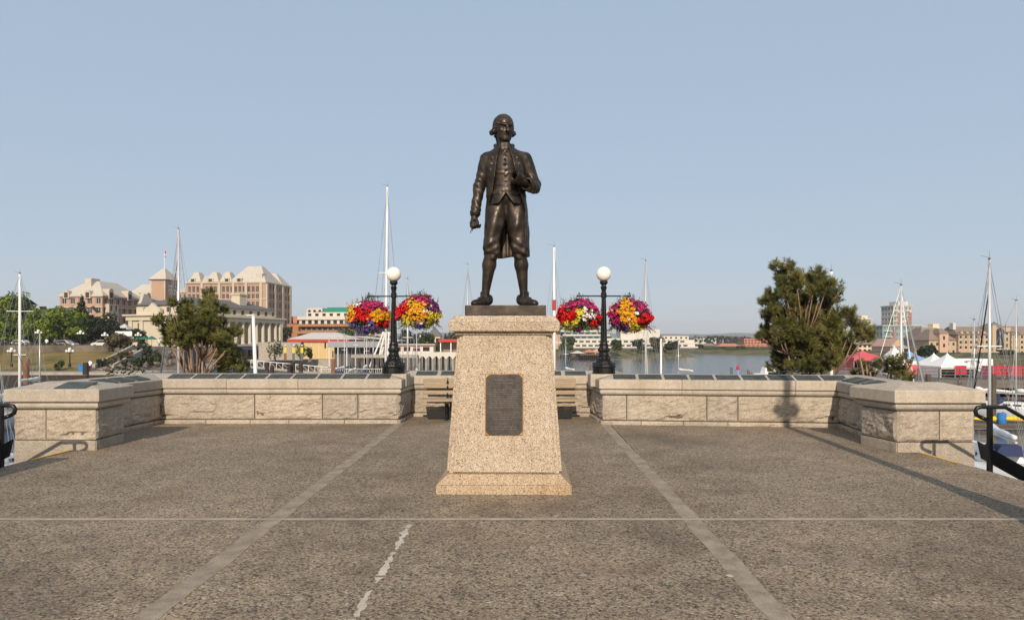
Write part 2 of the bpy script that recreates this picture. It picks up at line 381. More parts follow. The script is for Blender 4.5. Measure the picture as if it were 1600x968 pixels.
def parapet(label, A, B, mA, mB, block_cuts, cop_cuts, plaques, slope_plaque_w=.42, ext=(0,0)):
    """A,B inner base line ends (Vector2), mA,mB mitre vectors; cuts are distances from A"""
    t = thing('parapet_wall', label, 'wall')
    d = (B-A); L = d.length; d.normalize(); n = Vector((-d.y, d.x))
    if mA is None: mA = n
    if mB is None: mB = n
    # mortar core
    core = MB().prism([tuple(A+mA*.02), tuple(B+mB*.02), tuple(B+mB*.54), tuple(A+mA*.54)], -.4, .689).build('mortar_core', M['mortar'], t)
    g = .006
    cs = [0]+list(cop_cuts)+[L]
    for i in range(len(cs)-1):
        a, b = cs[i], cs[i+1]
        Pa = A if i == 0 else A+d*(a+g/2); Pb = B if i == len(cs)-2 else A+d*(b-g/2)
        na = mA if i == 0 else n; nb = mB if i == len(cs)-2 else n
        dz = random.uniform(-.003, .003)
        c = sweep(Pa, na, Pb, nb, [(u, z+dz) for u, z in COP]).build('coping_stone', M['coping'], t); bevelled(c, .006, 2)
        sweep(Pa, na, Pb, nb, BEAD).build('bead_moulding', M['coping'], t, False)
    bs = [0]+list(block_cuts)+[L]
    for i in range(len(bs)-1):
        a, b = bs[i]+(.008 if i else .0), bs[i+1]-(.013 if i < len(bs)-2 else .0)
        SEED[0] += 1
        rock(A+d*a, d, n, b-a, .092, .562, SEED[0], .045).build('granite_block', M['granite'], t)
    ps = [0]; r2 = random.Random(SEED[0])
    while ps[-1] < L-1.2: ps.append(ps[-1]+r2.uniform(.7, 1.15))
    ps.append(L)
    for i in range(len(ps)-1):
        SEED[0] += 1
        rock(A+d*(ps[i]+.004)-n*.03, d, n, ps[i+1]-ps[i]-.01, -.05, .070, SEED[0], .022, .01, .15).build('base_stone', M['granite'], t)
    # bronze plaques on the slope
    s0 = Vector((-.07, .868)); s1 = Vector((.27, .955)); sd_ = (s1-s0).normalized(); sn = Vector((-sd_.y, sd_.x))
    for pc, pw in plaques:
        m = MB(); m2 = MB()
        def pt(s_, w_, h): u = s0+sd_*w_+sn*h; q = A+d*s_+n*u.x; return (q.x, q.y, u.y)
        def plate(mm, a, b, w0, w1, h0, h1):
            vv = [pt(a,w0,h0),pt(b,w0,h0),pt(b,w1,h0),pt(a,w1,h0),pt(a,w0,h1),pt(b,w0,h1),pt(b,w1,h1),pt(a,w1,h1)]
            mm.add(vv, [(0,3,2,1),(4,5,6,7),(0,1,5,4),(1,2,6,5),(2,3,7,6),(3,0,4,7)])
        a, b = pc-pw/2, pc+pw/2
        plate(m, a, b, .05, .31, -.01, .010)
        o = m.build('plaque', M['greenplaque'], t)
        r = MB()
        for q in ((a,b,.05,.062),(a,b,.298,.31),(a,a+.012,.0625,.2975),(b-.012,b,.0625,.2975)): plate(r, q[0], q[1], q[2], q[3], .0101, .016)
        for k in range(5):
            w = .09+.04*k; ln = random.uniform(.5,.8)*(b-a)/2; c_ = (a+b)/2
            plate(r, c_-ln, c_+ln, w, w+.012, .0101, .0125)
        r.build('raised_border', M['greenplaque'], o)
    return t
V2 = lambda x, y: Vector((x, y))
PL = [V2(-7.02,10.9), V2(-6.92,13.44), V2(-2.24,13.44), V2(-2.17,14.67), V2(1.70,14.67), V2(1.77,13.30), V2(6.17,12.85), V2(5.86,10.72)]
def mitre(i):
    d0 = (PL[i]-PL[i-1]).normalized(); d1 = (PL[i+1]-PL[i]).normalized()
    a = Vector((-d0.y, d0.x)); b = Vector((-d1.y, d1.x)); m = (a+b); return m*(1/ (m.dot(a)))
# order of walking keeps the left normal pointing away from the plaza
mt = {i: mitre(i) for i in range(1, 7)}
def row(n, w, pitch, start): return [(start+pitch*k, w) for k in range(n)]
parapet('short granite parapet with bronze plaques behind the left corner pier', PL[0], PL[1], None, mt[1], [], [1.0], [(.95,.42),(1.45,.42),(1.95,.42)])
parapet('long granite parapet left of the statue with nine bronze plaques', PL[1], PL[2], mt[1], mt[2], [1.86,3.19,3.89], [1.33,2.73], row(9,.43,.492,.36))
parapet('short granite return at the left end of the bench recess', PL[2], PL[3], mt[2], mt[3], [], [], [])
parapet('granite parapet of the recess behind the wooden bench', PL[3], PL[4], mt[3], mt[4], [.85,1.95,2.9], [1.9], row(7,.45,.535,.33))
parapet('short granite return at the right end of the bench recess', PL[4], PL[5], mt[4], mt[5], [], [], [])
parapet('long granite parapet right of the statue carrying the lamp shadow', PL[5], PL[6], mt[5], mt[6], [.46,1.98,2.56], [1.5,3.6], row(9,.43,.492,.42))
parapet('short granite parapet with bronze plaques behind the right corner pier', PL[6], PL[7], mt[6], None, [], [1.1], [(.38,.42),(.86,.42),(1.4,.42)])
# corner bronze plate on the left return
# ------------------------------------------------------------------ corner piers
def pier(label, poly, front_cuts, base_depth, plaque=None, hi=0.045):
    """poly counter-clockwise seen from above, first edge is the front"""
    t = thing('granite_pier', label, 'pier')
    P = [V2(*p) for p in poly]; n = len(P)
    def inn(i):
        d0 = (P[i]-P[i-1]).normalized(); d1 = (P[(i+1)%n]-P[i]).normalized()
        a = Vector((-d0.y, d0.x)); b = Vector((-d1.y, d1.x)); m = a+b; return m*(1/m.dot(a))
    I = [inn(i) for i in range(n)]
    MB().prism([tuple(P[i]+I[i]*.02) for i in range(n)], -base_depth, .724).build('mortar_core', M['mortar'], t)
    def ring(prof, name, mat):
        k = len(prof); v = []; f = []
        for u, z in prof:
            for i in range(n): q = P[i]+I[i]*u; v.append((q.x, q.y, z))
        for j in range(k-1):
            for i in range(n): f.append((j*n+i, j*n+(i+1)%n, (j+1)*n+(i+1)%n, (j+1)*n+i))
        f.append(tuple(range((k-1)*n, k*n))); f.append(tuple(range(n-1, -1, -1)))
        return MB().add(v, f).build(name, mat, t)
    c = ring([(.3,.725),(-.105,.725),(-.115,.735),(-.115,.90),(-.10,.912),(.30,1.0)], 'cap_stone', M['coping']); bevelled(c, .006, 2)
    ring([(.3,.61),(-.01,.61),(-.05,.625),(-.075,.65),(-.08,.675),(-.07,.70),(-.055,.712),(-.055,.722),(.3,.722)], 'bead_moulding', M['coping'])
    for i in range(n):
        A, B = P[i], P[(i+1)%n]; d = (B-A); L = d.length; d.normalize(); nn = Vector((-d.y, d.x))
        cuts = [0]+(list(front_cuts) if i == 0 else [])+[L]
        for k in range(len(cuts)-1):
            SEED[0] += 1; a, b = cuts[k]+(.006 if k else .0), cuts[k+1]-(.006 if k < len(cuts)-2 else 0)
            rock(A+d*a, d, nn, b-a, .158, .598, SEED[0], .042).build('granite_block', M['granite'], t)
        SEED[0] += 1
        bd = -.25 if i not in (0, n-1) else -base_depth
        rock(A+d*.002-nn*.012, d, nn, L-.004, bd, .143, SEED[0], .008, .01, .1).build('base_stone', M['granite'], t)
    if plaque:
        s0, s1 = plaque; A, B = P[0], P[1]; d = (B-A).normalized(); nn = Vector((-d.y, d.x))
        def pt(s_, w, h): u = -.10+.40*w; z = .912+.088*w+h; q = A+d*s_+nn*u; return (q.x, q.y, z)
        vv = [pt(s0,.08,-.005),pt(s1,.08,-.005),pt(s1,.9,-.005),pt(s0,.9,-.005),pt(s0,.08,.012),pt(s1,.08,.012),pt(s1,.9,.012),pt(s0,.9,.012)]
        MB().add(vv, [(0,3,2,1),(4,5,6,7),(0,1,5,4),(1,2,6,5),(2,3,7,6),(3,0,4,7)]).build('plaque', M['greenplaque'], t)
    return t
pier('granite corner pier with a bronze plaque on its cap, left', [(-7.42,10.2),(-6.22,10.2),(-6.26,11.0),(-7.60,11.0)], [.46], 3.2, (.62, 1.08))
pier('granite corner pier without a plaque beside the right handrail', [(5.64,10.0),(6.76,10.0),(6.90,10.78),(5.52,10.78)], [.62], 3.2)
# matching piers on the near side of both stairs
pier('granite pier on the near side of the left stair', [(-7.6,6.2),(-6.36,6.2),(-6.36,7.6),(-7.6,7.6)], [.5], 1.0)
pier('granite pier on the near side of the right stair', [(6.14,6.2),(7.3,6.2),(7.3,7.6),(6.14,7.6)], [.5], 1.0)

# ------------------------------------------------------------------ pedestal
ped = thing('granite_pedestal', 'tall tapered pink granite pedestal with a bronze plaque under the statue', 'pedestal', (-.073, 8.0, 0), R(-1.2))
b = MB(); b.frustum((-.725,.725,-.725,.725,-.01), (-.725,.725,-.725,.725,.095)); bevelled(b.build('base_slab', M['stained'], ped), .008)
b = MB(); b.frustum((-.715,.715,-.715,.715,.097), (-.61,.61,-.61,.61,.195)); bevelled(b.build('base_slope', M['stained'], ped), .006)
zt = 1.70; lo, hi_ = .600, .492
b = MB(); b.frustum((-lo,lo,-lo,lo,.196), (-hi_,hi_,-hi_,hi_,zt)); bevelled(b.build('shaft', M['pinkgranite'], ped), .012)
# raised panels on each face, leaving a narrow margin along the edges
for k in range(4):
    m = MB(); c, s = math.cos(k*math.pi/2), math.sin(k*math.pi/2)
    def fp(x, z, out):
        t = (z-.196)/(zt-.196); y = -(lo+(hi_-lo)*t)-out; xx = x*(lo+(hi_-lo)*t); return (xx*c-y*s, xx*s+y*c, z)
    q = [fp(-.93,.215,-.01),fp(.93,.215,-.01),fp(.93,zt-.005,-.01),fp(-.93,zt-.005,-.01),fp(-.93,.215,.03),fp(.93,.215,.03),fp(.93,zt-.005,.03),fp(-.93,zt-.005,.03)]
    m.add(q, [(0,3,2,1),(4,5,6,7),(0,1,5,4),(1,2,6,5),(2,3,7,6),(3,0,4,7)])
    bevelled(m.build('face_panel', M['pinkgranite'], ped), .008)
b = MB(); b.frustum((-.535,.535,-.535,.535,zt+.001), (-.535,.535,-.535,.535,zt+.035)); b.build('neck_moulding', M['pinkgranite'], ped)
b = MB(); b.frustum((-.60,.60,-.60,.60,zt+.037), (-.605,.605,-.605,.605,zt+.135)); b.frustum((-.605,.605,-.605,.605,zt+.1351), (-.545,.545,-.545,.545,zt+.21))
bevelled(b.build('cap_slab', M['pinkgranite'], ped), .01)
# plaque on the front
def pf(x, z, out): t = (z-.196)/(zt-.196); return (x, -(lo+(hi_-lo)*t)-.03-out, z)
def plate(x0, x1, z0, z1, h0, h1):
    v = [pf(x0,z0,h0),pf(x1,z0,h0),pf(x1,z1,h0),pf(x0,z1,h0),pf(x0,z0,h1),pf(x1,z0,h1),pf(x1,z1,h1),pf(x0,z1,h1)]
    return v, [(0,3,2,1),(4,5,6,7),(0,1,5,4),(1,2,6,5),(2,3,7,6),(3,0,4,7)]
pz0, pz1, phw = .615, 1.275, .205
pq = MB().add(*plate(-phw, phw, pz0, pz1, 0, .016)).build('plaque', M['brass'], ped); bevelled(pq, .004, 1)
cc = .035; x0, x1, z0, z1 = -phw+.007, phw-.007, pz0+.007, pz1-.007
octo = [(x0+cc,z0),(x1-cc,z0),(x1,z0+cc),(x1,z1-cc),(x1-cc,z1),(x0+cc,z1),(x0,z1-cc),(x0,z0+cc)]
m = MB(); m.add([pf(x,z,.014) for x,z in octo]+[pf(x,z,.022) for x,z in octo], [tuple(range(8,16))]+[(i,(i+1)%8,8+(i+1)%8,8+i) for i in range(8)])
m.build('dark_field', M['plaque'], pq)
m = MB(); rg = random.Random(3)
rows = [(1.205,.10),(1.175,.11)]+[(1.10-.024*k,.165) for k in range(9)]+[(.855-.024*k,.165-.018*k) for k in range(4)]+[(.735,.05),(.70,.15),(.676,.14)]
for z, hw in rows:
    x = -hw
    while x < hw-.01:
        w = min(rg.uniform(.012,.05), hw-x); m.add(*plate(x, x+w, z, z+.011, .0221, .0245)); x += w+.009
m.build('raised_lettering', M['letter'], pq)['kind'] = 'stuff'
# ------------------------------------------------------------------ statue, modelled as distance fields turned into meshes
class Field:
    def __init__(s, lo, hi, h):
        s.lo = np.array(lo, float); s.h = h; s.n = np.ceil((np.array(hi)-s.lo)/h).astype(int)+1
        s.ax = [s.lo[k]+h*np.arange(s.n[k]) for k in range(3)]; s.F = np.full(s.n, .3, np.float32)
    def sub(s, lo, hi, m):
        sl = []; g = []
        for k in range(3):
            a = max(0, int((lo[k]-m-s.lo[k])/s.h)); b = min(s.n[k], int((hi[k]+m-s.lo[k])/s.h)+2); b = max(b, a+1)
            sl.append(slice(a, b)); sh = [1,1,1]; sh[k] = -1; g.append(s.ax[k][a:b].reshape(sh))
        return tuple(sl), g
    def op(s, fn, lo, hi, k=.02, mode='u', m=.06):
        sl, (x, y, z) = s.sub(lo, hi, m); a = s.F[sl]; b = fn(x, y, z)
        if mode == 'u':
            t = np.clip(.5+.5*(b-a)/k, 0, 1); s.F[sl] = b*(1-t)+a*t-k*t*(1-t)
        else:
            b = -b; t = np.clip(.5-.5*(b-a)/k, 0, 1); s.F[sl] = b*(1-t)+a*t+k*t*(1-t)
        return s
    def cone(s, a, b, r0, r1=None, k=.02, mode='u', sq=None):
        a = np.array(a, float); b = np.array(b, float); r1 = r0 if r1 is None else r1; ba = b-a; L2 = ba.dot(ba)+1e-9; rm = max(r0, r1)
        def fn(x, y, z):
            t = np.clip(((x-a[0])*ba[0]+(y-a[1])*ba[1]+(z-a[2])*ba[2])/L2, 0, 1)
            return np.sqrt((x-a[0]-ba[0]*t)**2+(y-a[1]-ba[1]*t)**2+(z-a[2]-ba[2]*t)**2)-(r0+(r1-r0)*t)
        return s.op(fn, np.minimum(a, b)-rm, np.maximum(a, b)+rm, k, mode)
    def chain(s, pts, rs, k=.02):
        for i in range(len(pts)-1): s.cone(pts[i], pts[i+1], rs[i], rs[i+1], k)
        return s
    def ell(s, c, r, k=.02, mode='u', rot=0.0, tilt=0.0):
        c = np.array(c, float); r = np.array(r, float); ca, sa = math.cos(rot), math.sin(rot); ct, st = math.cos(tilt), math.sin(tilt)
        def fn(x, y, z):
            X = (x-c[0])*ca+(y-c[1])*sa; Y = -(x-c[0])*sa+(y-c[1])*ca; Z = z-c[2]
            Y, Z = Y*ct+Z*st, -Y*st+Z*ct
            q = np.sqrt((X/r[0])**2+(Y/r[1])**2+(Z/r[2])**2); g = np.sqrt((X/r[0]**2)**2+(Y/r[1]**2)**2+(Z/r[2]**2)**2)+1e-6
            return q*(q-1)/g
        m = r.max(); return s.op(fn, c-m, c+m, k, mode)
    def box(s, c, h, k=.01, rot=0.0, mode='u', rnd=.006):
        c = np.array(c, float); h = np.array(h, float)-rnd; ca, sa = math.cos(rot), math.sin(rot)
        def fn(x, y, z):
            X = abs((x-c[0])*ca+(y-c[1])*sa)-h[0]; Y = abs(-(x-c[0])*sa+(y-c[1])*ca)-h[1]; Z = abs(z-c[2])-h[2]
            return np.sqrt(np.maximum(X,0)**2+np.maximum(Y,0)**2+np.maximum(Z,0)**2)+np.minimum(np.maximum(X, np.maximum(Y, Z)), 0)-rnd
        m = h.max()*1.5+.01; return s.op(fn, c-m, c+m, k, mode)
    def nets(s, name, mat, parent):
        F = s.F; h = s.h; ins = F < 0; c = [x-1 for x in F.shape]
        cnt = np.zeros(c, np.int8); P = np.zeros((*c, 3), np.float32)
        corner = lambda i, j, k: (slice(i, c[0]+i), slice(j, c[1]+j), slice(k, c[2]+k))
        for ax in range(3):
            o = [q for q in range(3) if q != ax]
            for u in (0, 1):
                for w in (0, 1):
                    e0 = [0,0,0]; e0[o[0]] = u; e0[o[1]] = w; e1 = list(e0); e1[ax] = 1
                    A = F[corner(*e0)]; B = F[corner(*e1)]; m = (A < 0) != (B < 0)
                    t = np.where(m, A/np.where(m, A-B, 1), 0); cnt += m
                    P[..., ax] += t; P[..., o[0]] += m*u; P[..., o[1]] += m*w
        act = cnt > 0; idx = np.full(c, -1, np.int64); idx[act] = np.arange(act.sum())
        ijk = np.argwhere(act); V = (ijk+P[act]/cnt[act][:, None])*h+s.lo
        Q = []
        for ax in range(3):
            o = [q for q in range(3) if q != ax]
            lo_ = [slice(1, None)]*3; lo_[ax] = slice(0, F.shape[ax]-1)
            A = ins.take(range(0, F.shape[ax]-1), ax); B = ins.take(range(1, F.shape[ax]), ax)
            e = np.argwhere(A != B); e = e[(e[:, o[0]] > 0) & (e[:, o[1]] > 0) & (e[:, o[0]] < c[o[0]]) & (e[:, o[1]] < c[o[1]])]
            if not len(e): continue
            fl = A[tuple(e.T)]
            def g(du, dw): q = e.copy(); q[:, o[0]] -= du; q[:, o[1]] -= dw; return idx[tuple(q.T)]
            q4 = np.stack([g(1,1), g(0,1), g(0,0), g(1,0)], 1)
            if ax == 1: fl = ~fl
            q4[~fl] = q4[~fl][:, ::-1]; Q.append(q4)
        Q = np.concatenate(Q); Q = Q[(Q >= 0).all(1)]
        me = bpy.data.meshes.new(name); me.vertices.add(len(V)); me.vertices.foreach_set('co', V.astype(np.float32).ravel())
        me.loops.add(Q.size); me.loops.foreach_set('vertex_index', Q.ravel().astype(np.int32))
        me.polygons.add(len(Q)); me.polygons.foreach_set('loop_start', np.arange(0, Q.size, 4, dtype=np.int32))
        me.polygons.foreach_set('use_smooth', np.ones(len(Q), bool)); me.materials.append(mat); me.update(calc_edges=True); me.validate()
        return link(name, me, parent)
def wav(x, y, z, s=1.0):
    return (np.sin(x*17*s+3*np.sin(z*9*s)+y*7*s)+np.sin(z*23*s+2*np.sin(x*13*s)+y*11*s)+np.sin((x+y-z)*31*s))/3
def lofted(secs):
    """secs: (z, cx, cy, a, b) -> function giving an approximate distance to the lofted elliptic tube"""
    zs = [q[0] for q in secs]; cols = list(zip(*secs))
    def f(x, y, z, pleat=None):
        cx, cy, a, b = (np.interp(z, zs, c) for c in cols[1:])
        if pleat is not None:
            th = np.arctan2(y-cy, x-cx); k = 1+pleat(th, z); a = a*k; b = b*k
        X = (x-cx)/a; Y = (y-cy)/b; q = np.sqrt(X*X+Y*Y)+1e-6; g = np.sqrt((X/a)**2+(Y/b)**2)+1e-6
        return q*(q-1)/g
    return f
def SP(x, y, d):          # photograph position at the figure's own distance, d metres behind its axis
    k = (8+d)/FPX; return ((x-800)*k+.073, d, EYE+(HOR-y)*k-2.027)
LOW = (-.50, -.50, -.03); HIGH = (.50, .42, 2.32); RES = .0085
def make_statue(parent):
    bz = M['bronze']
    # ---- body: head, neck, hands, stockinged legs, one skin
    B = Field(LOW, HIGH, RES)
    hip = [SP(779,320,.02), SP(803,320,.02)]; knee = [SP(768.5,388,-.045), SP(811.5,388,-.02)]; ank = [SP(758.5,458,.03), SP(818.5,458,.03)]
    for s in (0, 1):
        kx, ky, kz = knee[s]; ax_, ay, az_ = ank[s]
        calf = (kx+(ax_-kx)*.36+(-.004 if s == 0 else .004), ky+(ay-ky)*.36+.02, kz+(az_-kz)*.36)
        B.chain([hip[s], knee[s], calf, ank[s]], [.115,.074,.078,.045], .03)
        B.cone(ank[s], (ax_, ay, .05), .042, .046)
    B.ell((.005,.02,1.27), (.17,.125,.16)); B.cone((0,.02,1.3), (-.01,.03,1.72), .14, .16, .05)
    B.cone((-.02,.02,1.74), (-.022,.0,1.96), .078, .07, .03)
    hc = np.array((-.024, -.005, 2.085)); yaw = R(20); pit = R(11); f = np.array((math.sin(yaw)*math.cos(pit), -math.cos(yaw)*math.cos(pit), -math.sin(pit))); rgt = np.array((math.cos(yaw), math.sin(yaw), 0)); up = np.cross(rgt, f)*-1.0; up = up if up[2] > 0 else -up
    def H(r_, fw, u_): return hc+rgt*r_+f*fw+up*u_
    B.ell(H(0,-.02,.04), (.106,.128,.122), .02, rot=yaw)
    B.ell(H(0,.035,-.04), (.091,.088,.10), .03, rot=yaw)
    B.ell(H(0,.055,-.10), (.055,.06,.045), .03, rot=yaw); B.cone(H(-.012,.10,-.122), H(.012,.10,-.122), .026, k=.02)
    for s in (-1, 1):
        B.cone(H(.06*s,.02,-.03), H(.045*s,.06,-.095), .036, .03, .03)       # jaw
        B.ell(H(.052*s,.078,-.025), (.034,.03,.028), .02, rot=yaw)            # cheek
        B.ell(H(.040*s,.123,.012), (.029,.027,.021), .010, 's', rot=yaw)      # socket
        B.ell(H(.039*s,.088,.011), (.019,.019,.015), .006, rot=yaw)
        B.cone(H(.014*s,.120,.040), H(.066*s,.094,.042), .016, .012, .010)     # brow
        B.cone(H(.0,.128,-.035), H(.018*s,.115,-.037), .012, .010, .008)      # nostril
    B.cone(H(0,.115,.032), H(0,.158,-.03), .014, .021, .010)
    B.cone(H(-.027,.109,-.071), H(.027,.109,-.071), .010, .010, .008); B.cone(H(-.022,.110,-.090), H(.022,.110,-.090), .011, .011, .008)
    B.cone(H(-.032,.124,-.081), H(.032,.124,-.081), .006, .006, .006, 's')
    # hanging hand, fingers curled round the dividers
    w = np.array(SP(742,334,-.02)); pm_ = np.array(SP(740.5,346,-.035))
    B.cone(w, pm_, .036, .043, .02)
    for i, (dx, dy) in enumerate(((-.036,-.03),(-.016,-.052),(.010,-.056),(.030,-.044))):
        k0 = pm_+np.array((dx*.9, dy*.75, -.018)); k1 = k0+np.array((.004+.004*i, -.022, -.048+.004*i)); k2 = k1+np.array((.022, .026, -.014)); k3 = k2+np.array((.012,.014,.026))
        B.chain([pm_+np.array((dx*.6,dy*.4,0)), k0, k1, k2, k3], [.02,.017,.0155,.0145,.013], .006)
    B.chain([pm_+np.array((.03,-.015,.02)), pm_+np.array((.045,-.045,-.02)), pm_+np.array((.022,-.068,-.05))], [.02,.018,.015], .008)
    # bent arm hand, closed on the rolled charts
    w2 = np.array(SP(821,286,-.20)); p2 = np.array(SP(811,280,-.275))
    B.cone(w2, p2, .038, .044, .02)
    for i in range(4):
        q = p2+np.array((-.030-.004*i, -.018+.016*i, -.028+.014*i*0-.012*i)); 
        k0 = p2+np.array((-.030,-.030+.024*i,-.030+.002*i)); k1 = k0+np.array((-.042,-.022,.008)); k2 = k1+np.array((-.020,-.006,.044)); k3 = k2+np.array((.018,.006,.028))
        B.chain([p2, k0, k1, k2, k3], [.022,.017,.016,.0145,.013], .006)
    B.chain([p2+np.array((.0,-.02,.025)), p2+np.array((-.022,-.055,.05)), p2+np.array((-.055,-.062,.062))], [.022,.018,.015], .008)
    body = B.nets('body', bz, parent)
    # ---- hair with side rolls and a queue
    Hh = Field((-.22,-.24,1.84), (.18,.24,2.31), .0065)
    Hh.ell(H(0,-.03,.042), (.120,.138,.127), .01, rot=yaw)
    Hh.ell(H(.0,.16,.012), (.098,.135,.150), .012, 's', rot=yaw)
    for s in (-1, 1):
        Hh.cone(H(.096*s,-.015,.03), H(.106*s,-.02,-.03), .032, .032, .02)
        Hh.cone(H(.122*s,.012,-.045), H(.122*s,-.07,-.05), .031, .031, .008)
        Hh.cone(H(.116*s,.07,-.045), H(.116*s,.045,-.045), .014, .012, .004, 's')
    Hh.chain([H(0,-.12,.0), H(0,-.145,-.08), H(0,-.13,-.19)], [.07,.045,.03], .02)
    Hh.cone(H(-.05,-.145,-.075), H(.05,-.145,-.075), .02, .02, .004)
    sl, (x, y, z) = Hh.sub(LOW, HIGH, 0); u_ = (x-hc[0])*rgt[0]+(y-hc[1])*rgt[1]; w_ = z-hc[2]
    Hh.F[sl] += (.0035*np.sin(np.arctan2(u_, w_+.06)*26+9*np.sin(y*9))).astype(np.float32)
    Hh.nets('hair', bz, parent)
    # ---- breeches
    Br = Field((-.34,-.28,.5), (.36,.28,1.36), RES)
    for s in (0, 1):
        hx, hy, hz = hip[s]; kx, ky, kz = knee[s]
        mid = ((hx+kx)/2+(-.012 if s == 0 else .010), (hy+ky)/2-.015, (hz+kz)/2)
        Br.chain([hip[s], mid, (kx, ky, kz+.05), (kx, ky, kz-.02)], [.136,.113,.092,.080], .03)
        for q, (dz, rr) in enumerate(((.03,.096),(-.005,.098),(-.038,.092))): Br.cone((kx-.05, ky-.030, kz+dz+.014), (kx+.05, ky-.030, kz+dz-.010), rr*.53, rr*.54, .010)
        Br.cone((kx, ky+.005, kz-.075), (kx, ky+.005, kz-.05), .072, .076, .006)
        Br.cone((kx, ky+.006, kz-.10), (kx, ky+.006, kz-.082), .066, .068, .004)
    Br.ell((.005,.02,1.27), (.172,.120,.12), .03)
    sl, (x, y, z) = Br.sub(LOW, HIGH, 0); kmask = np.clip((z-.72)/.1, 0, 1)
    Br.F[sl] += (.008*wav(x*1.6, y, z*.55, 1.0)*(.5+.5*kmask)+.004*np.sin((z*1.4+np.abs(x)*.9)*46)*np.clip((.85-z)/.15, 0, 1)).astype(np.float32)
    Br.nets('breeches', bz, parent)
    # ---- waistcoat with a notched hem
    W = Field((-.3,-.3,1.1), (.3,.3,1.92), RES)
    wf = lofted([(1.10,.006,-.01,.215,.190),(1.25,.004,-.008,.195,.172),(1.40,.0,-.01,.172,.150),(1.60,-.005,-.012,.19,.158),(1.74,-.012,.0,.16,.13),(1.80,-.016,.005,.10,.10),(1.9,-.02,.005,.082,.085)])
    sl, (x, y, z) = W.sub(LOW, HIGH, 0); d = wf(x, y, z)
    hem = 1.185+np.clip(.115-1.35*np.abs(x-.004), -.005, .12)*(y < .02)
    d = d+.005*np.exp(-((x-.002)/.006)**2)*(y < 0)+.004*wav(x, y, z, 1.3)*np.clip((1.5-z)/.2, .3, 1)
    for cz in (1.33, 1.36, 1.395, 1.53): d = d-.007*np.exp(-((z-cz-.12*np.abs(x))/.011)**2)*(y < 0)
    W.F[sl] = np.maximum(np.maximum(d, hem-z), z-1.865)
    for zc in np.arange(1.32, 1.80, .062): W.ell((.003+(-.01 if zc > 1.6 else 0), -.165+.0*zc+(.035 if zc > 1.72 else 0)+(.012 if zc < 1.45 else 0), zc), (.014,.014,.014), .004)
    W.box((-.105,-.125,1.315), (.055,.018,.02), .012, rot=-.45); W.box((.115,-.125,1.315), (.05,.018,.02), .012, rot=.45)
    # neck stock with folds
    for q in range(4): W.cone((-.05,-.072+.004*q,1.835+.022*q), (.02,-.072+.004*q,1.838+.022*q), .018, .018, .01)
    for q in range(3): W.ell((-.015+.012*(-1)**q,-.105-.004*q,1.80-.035*q), (.03,.022,.026), .01)
    W.nets('waistcoat', bz, parent)
    # ---- coat: open front, long skirts, sleeves with wide cuffs
    Cc = Field(LOW, HIGH, RES)
    cf = lofted([(.58,.012,.03,.262,.185),(.85,.010,.025,.262,.19),(1.15,.008,.02,.250,.185),(1.33,.004,.0,.222,.178),(1.48,.0,-.005,.225,.182),(1.62,-.002,.0,.235,.18),(1.74,-.006,.008,.222,.15),(1.82,-.014,.014,.15,.115),(1.88,-.02,.012,.10,.098),(1.93,-.022,.01,.098,.1)])
    sl, (x, y, z) = Cc.sub(LOW, HIGH, 0)
    pl_ = lambda th, z: np.clip((1.2-z)/.5, 0, 1)*(.035*np.sin(th*9+2*np.sin(th*2))+.02*np.sin(th*17+1))
    d = cf(x, y, z, pl_)+.004*wav(x, y, z, .8)
    lz = [.55,1.10,1.20,1.33,1.52,1.70,1.80,1.88,1.95]
    el_ = np.interp(z, lz, [-.205,-.205,-.190,-.150,-.120,-.100,-.075,-.060,-.055]); er = np.interp(z, lz, [.225,.222,.205,.150,.118,.080,.045,.025,.02])
    edge = np.minimum(x-el_, er-x)                       # >0 inside the opening
    front = y < .02
    lap = np.clip((edge+.105)/.012, 0, 1)*np.clip((z-1.27)/.02, 0, 1)*np.clip((1.84-z)/.02, 0, 1)*front
    d = d-.009*lap-.007*np.exp(-((edge+.008)/.009)**2)*front
    shell = np.maximum(d, -(d+.024))
    cut = np.where(y < .02, edge, np.minimum(edge, .02-y))
    shell = np.maximum(shell, cut); shell = np.maximum(shell, np.maximum(.60-z+.01*np.sin(x*20), z-1.905))
    Cc.F[sl] = shell
    # back vent
    sh = [np.array(SP(761,250,.03)), np.array(SP(820,250,.03))]
    e0 = np.array(SP(749,292,.055)); e1 = np.array(SP(836,290,.045))
    Cc.cone((-.10,.02,1.77), sh[0], .088, .082, .04); Cc.cone((.085,.02,1.77), sh[1], .088, .082, .04)
    Cc.chain([sh[0], e0, np.array(SP(742.5,332,-.015))], [.086,.068,.052], .03)
    Cc.cone(SP(745,316,.012), SP(742.3,333,-.018), .060, .062, .006)
    Cc.chain([sh[1], e1, np.array(SP(828,288,-.10))], [.086,.068,.060], .03)
    Cc.cone(SP(835,293,-.01), SP(824,288,-.165), .074, .080, .008)
    Cc.cone(SP(823,287.5,-.20), SP(822,287,-.235), .055, .06, .006, 's')
    sl, (x, y, z) = Cc.sub(LOW, HIGH, 0); arm = .55*np.clip((np.abs(x+.0)-.25)/.03, 0, 1)*np.clip((z-1.02)/.05, 0, 1)
    Cc.F[sl] += (arm*(.005*np.sin((z*1.2+x*1.5+y*.8)*52+2*np.sin(z*17))+.005*np.sin((z-x*.6)*33+y*20))).astype(np.float32)
    Cc.cone(SP(757,245,-.03), SP(752,300,.03), .004, .004, .01, 's')
    for s in (-1, 1):   # standing collar
        Cc.chain([(-.02+.075*s,-.045,1.855), (-.02+.10*s,.03,1.895), (-.02+.05*s,.11,1.90)], [.020,.024,.024], .012)
    Cc.cone((-.07,.11,1.90), (.03,.11,1.90), .024, .024, .012)
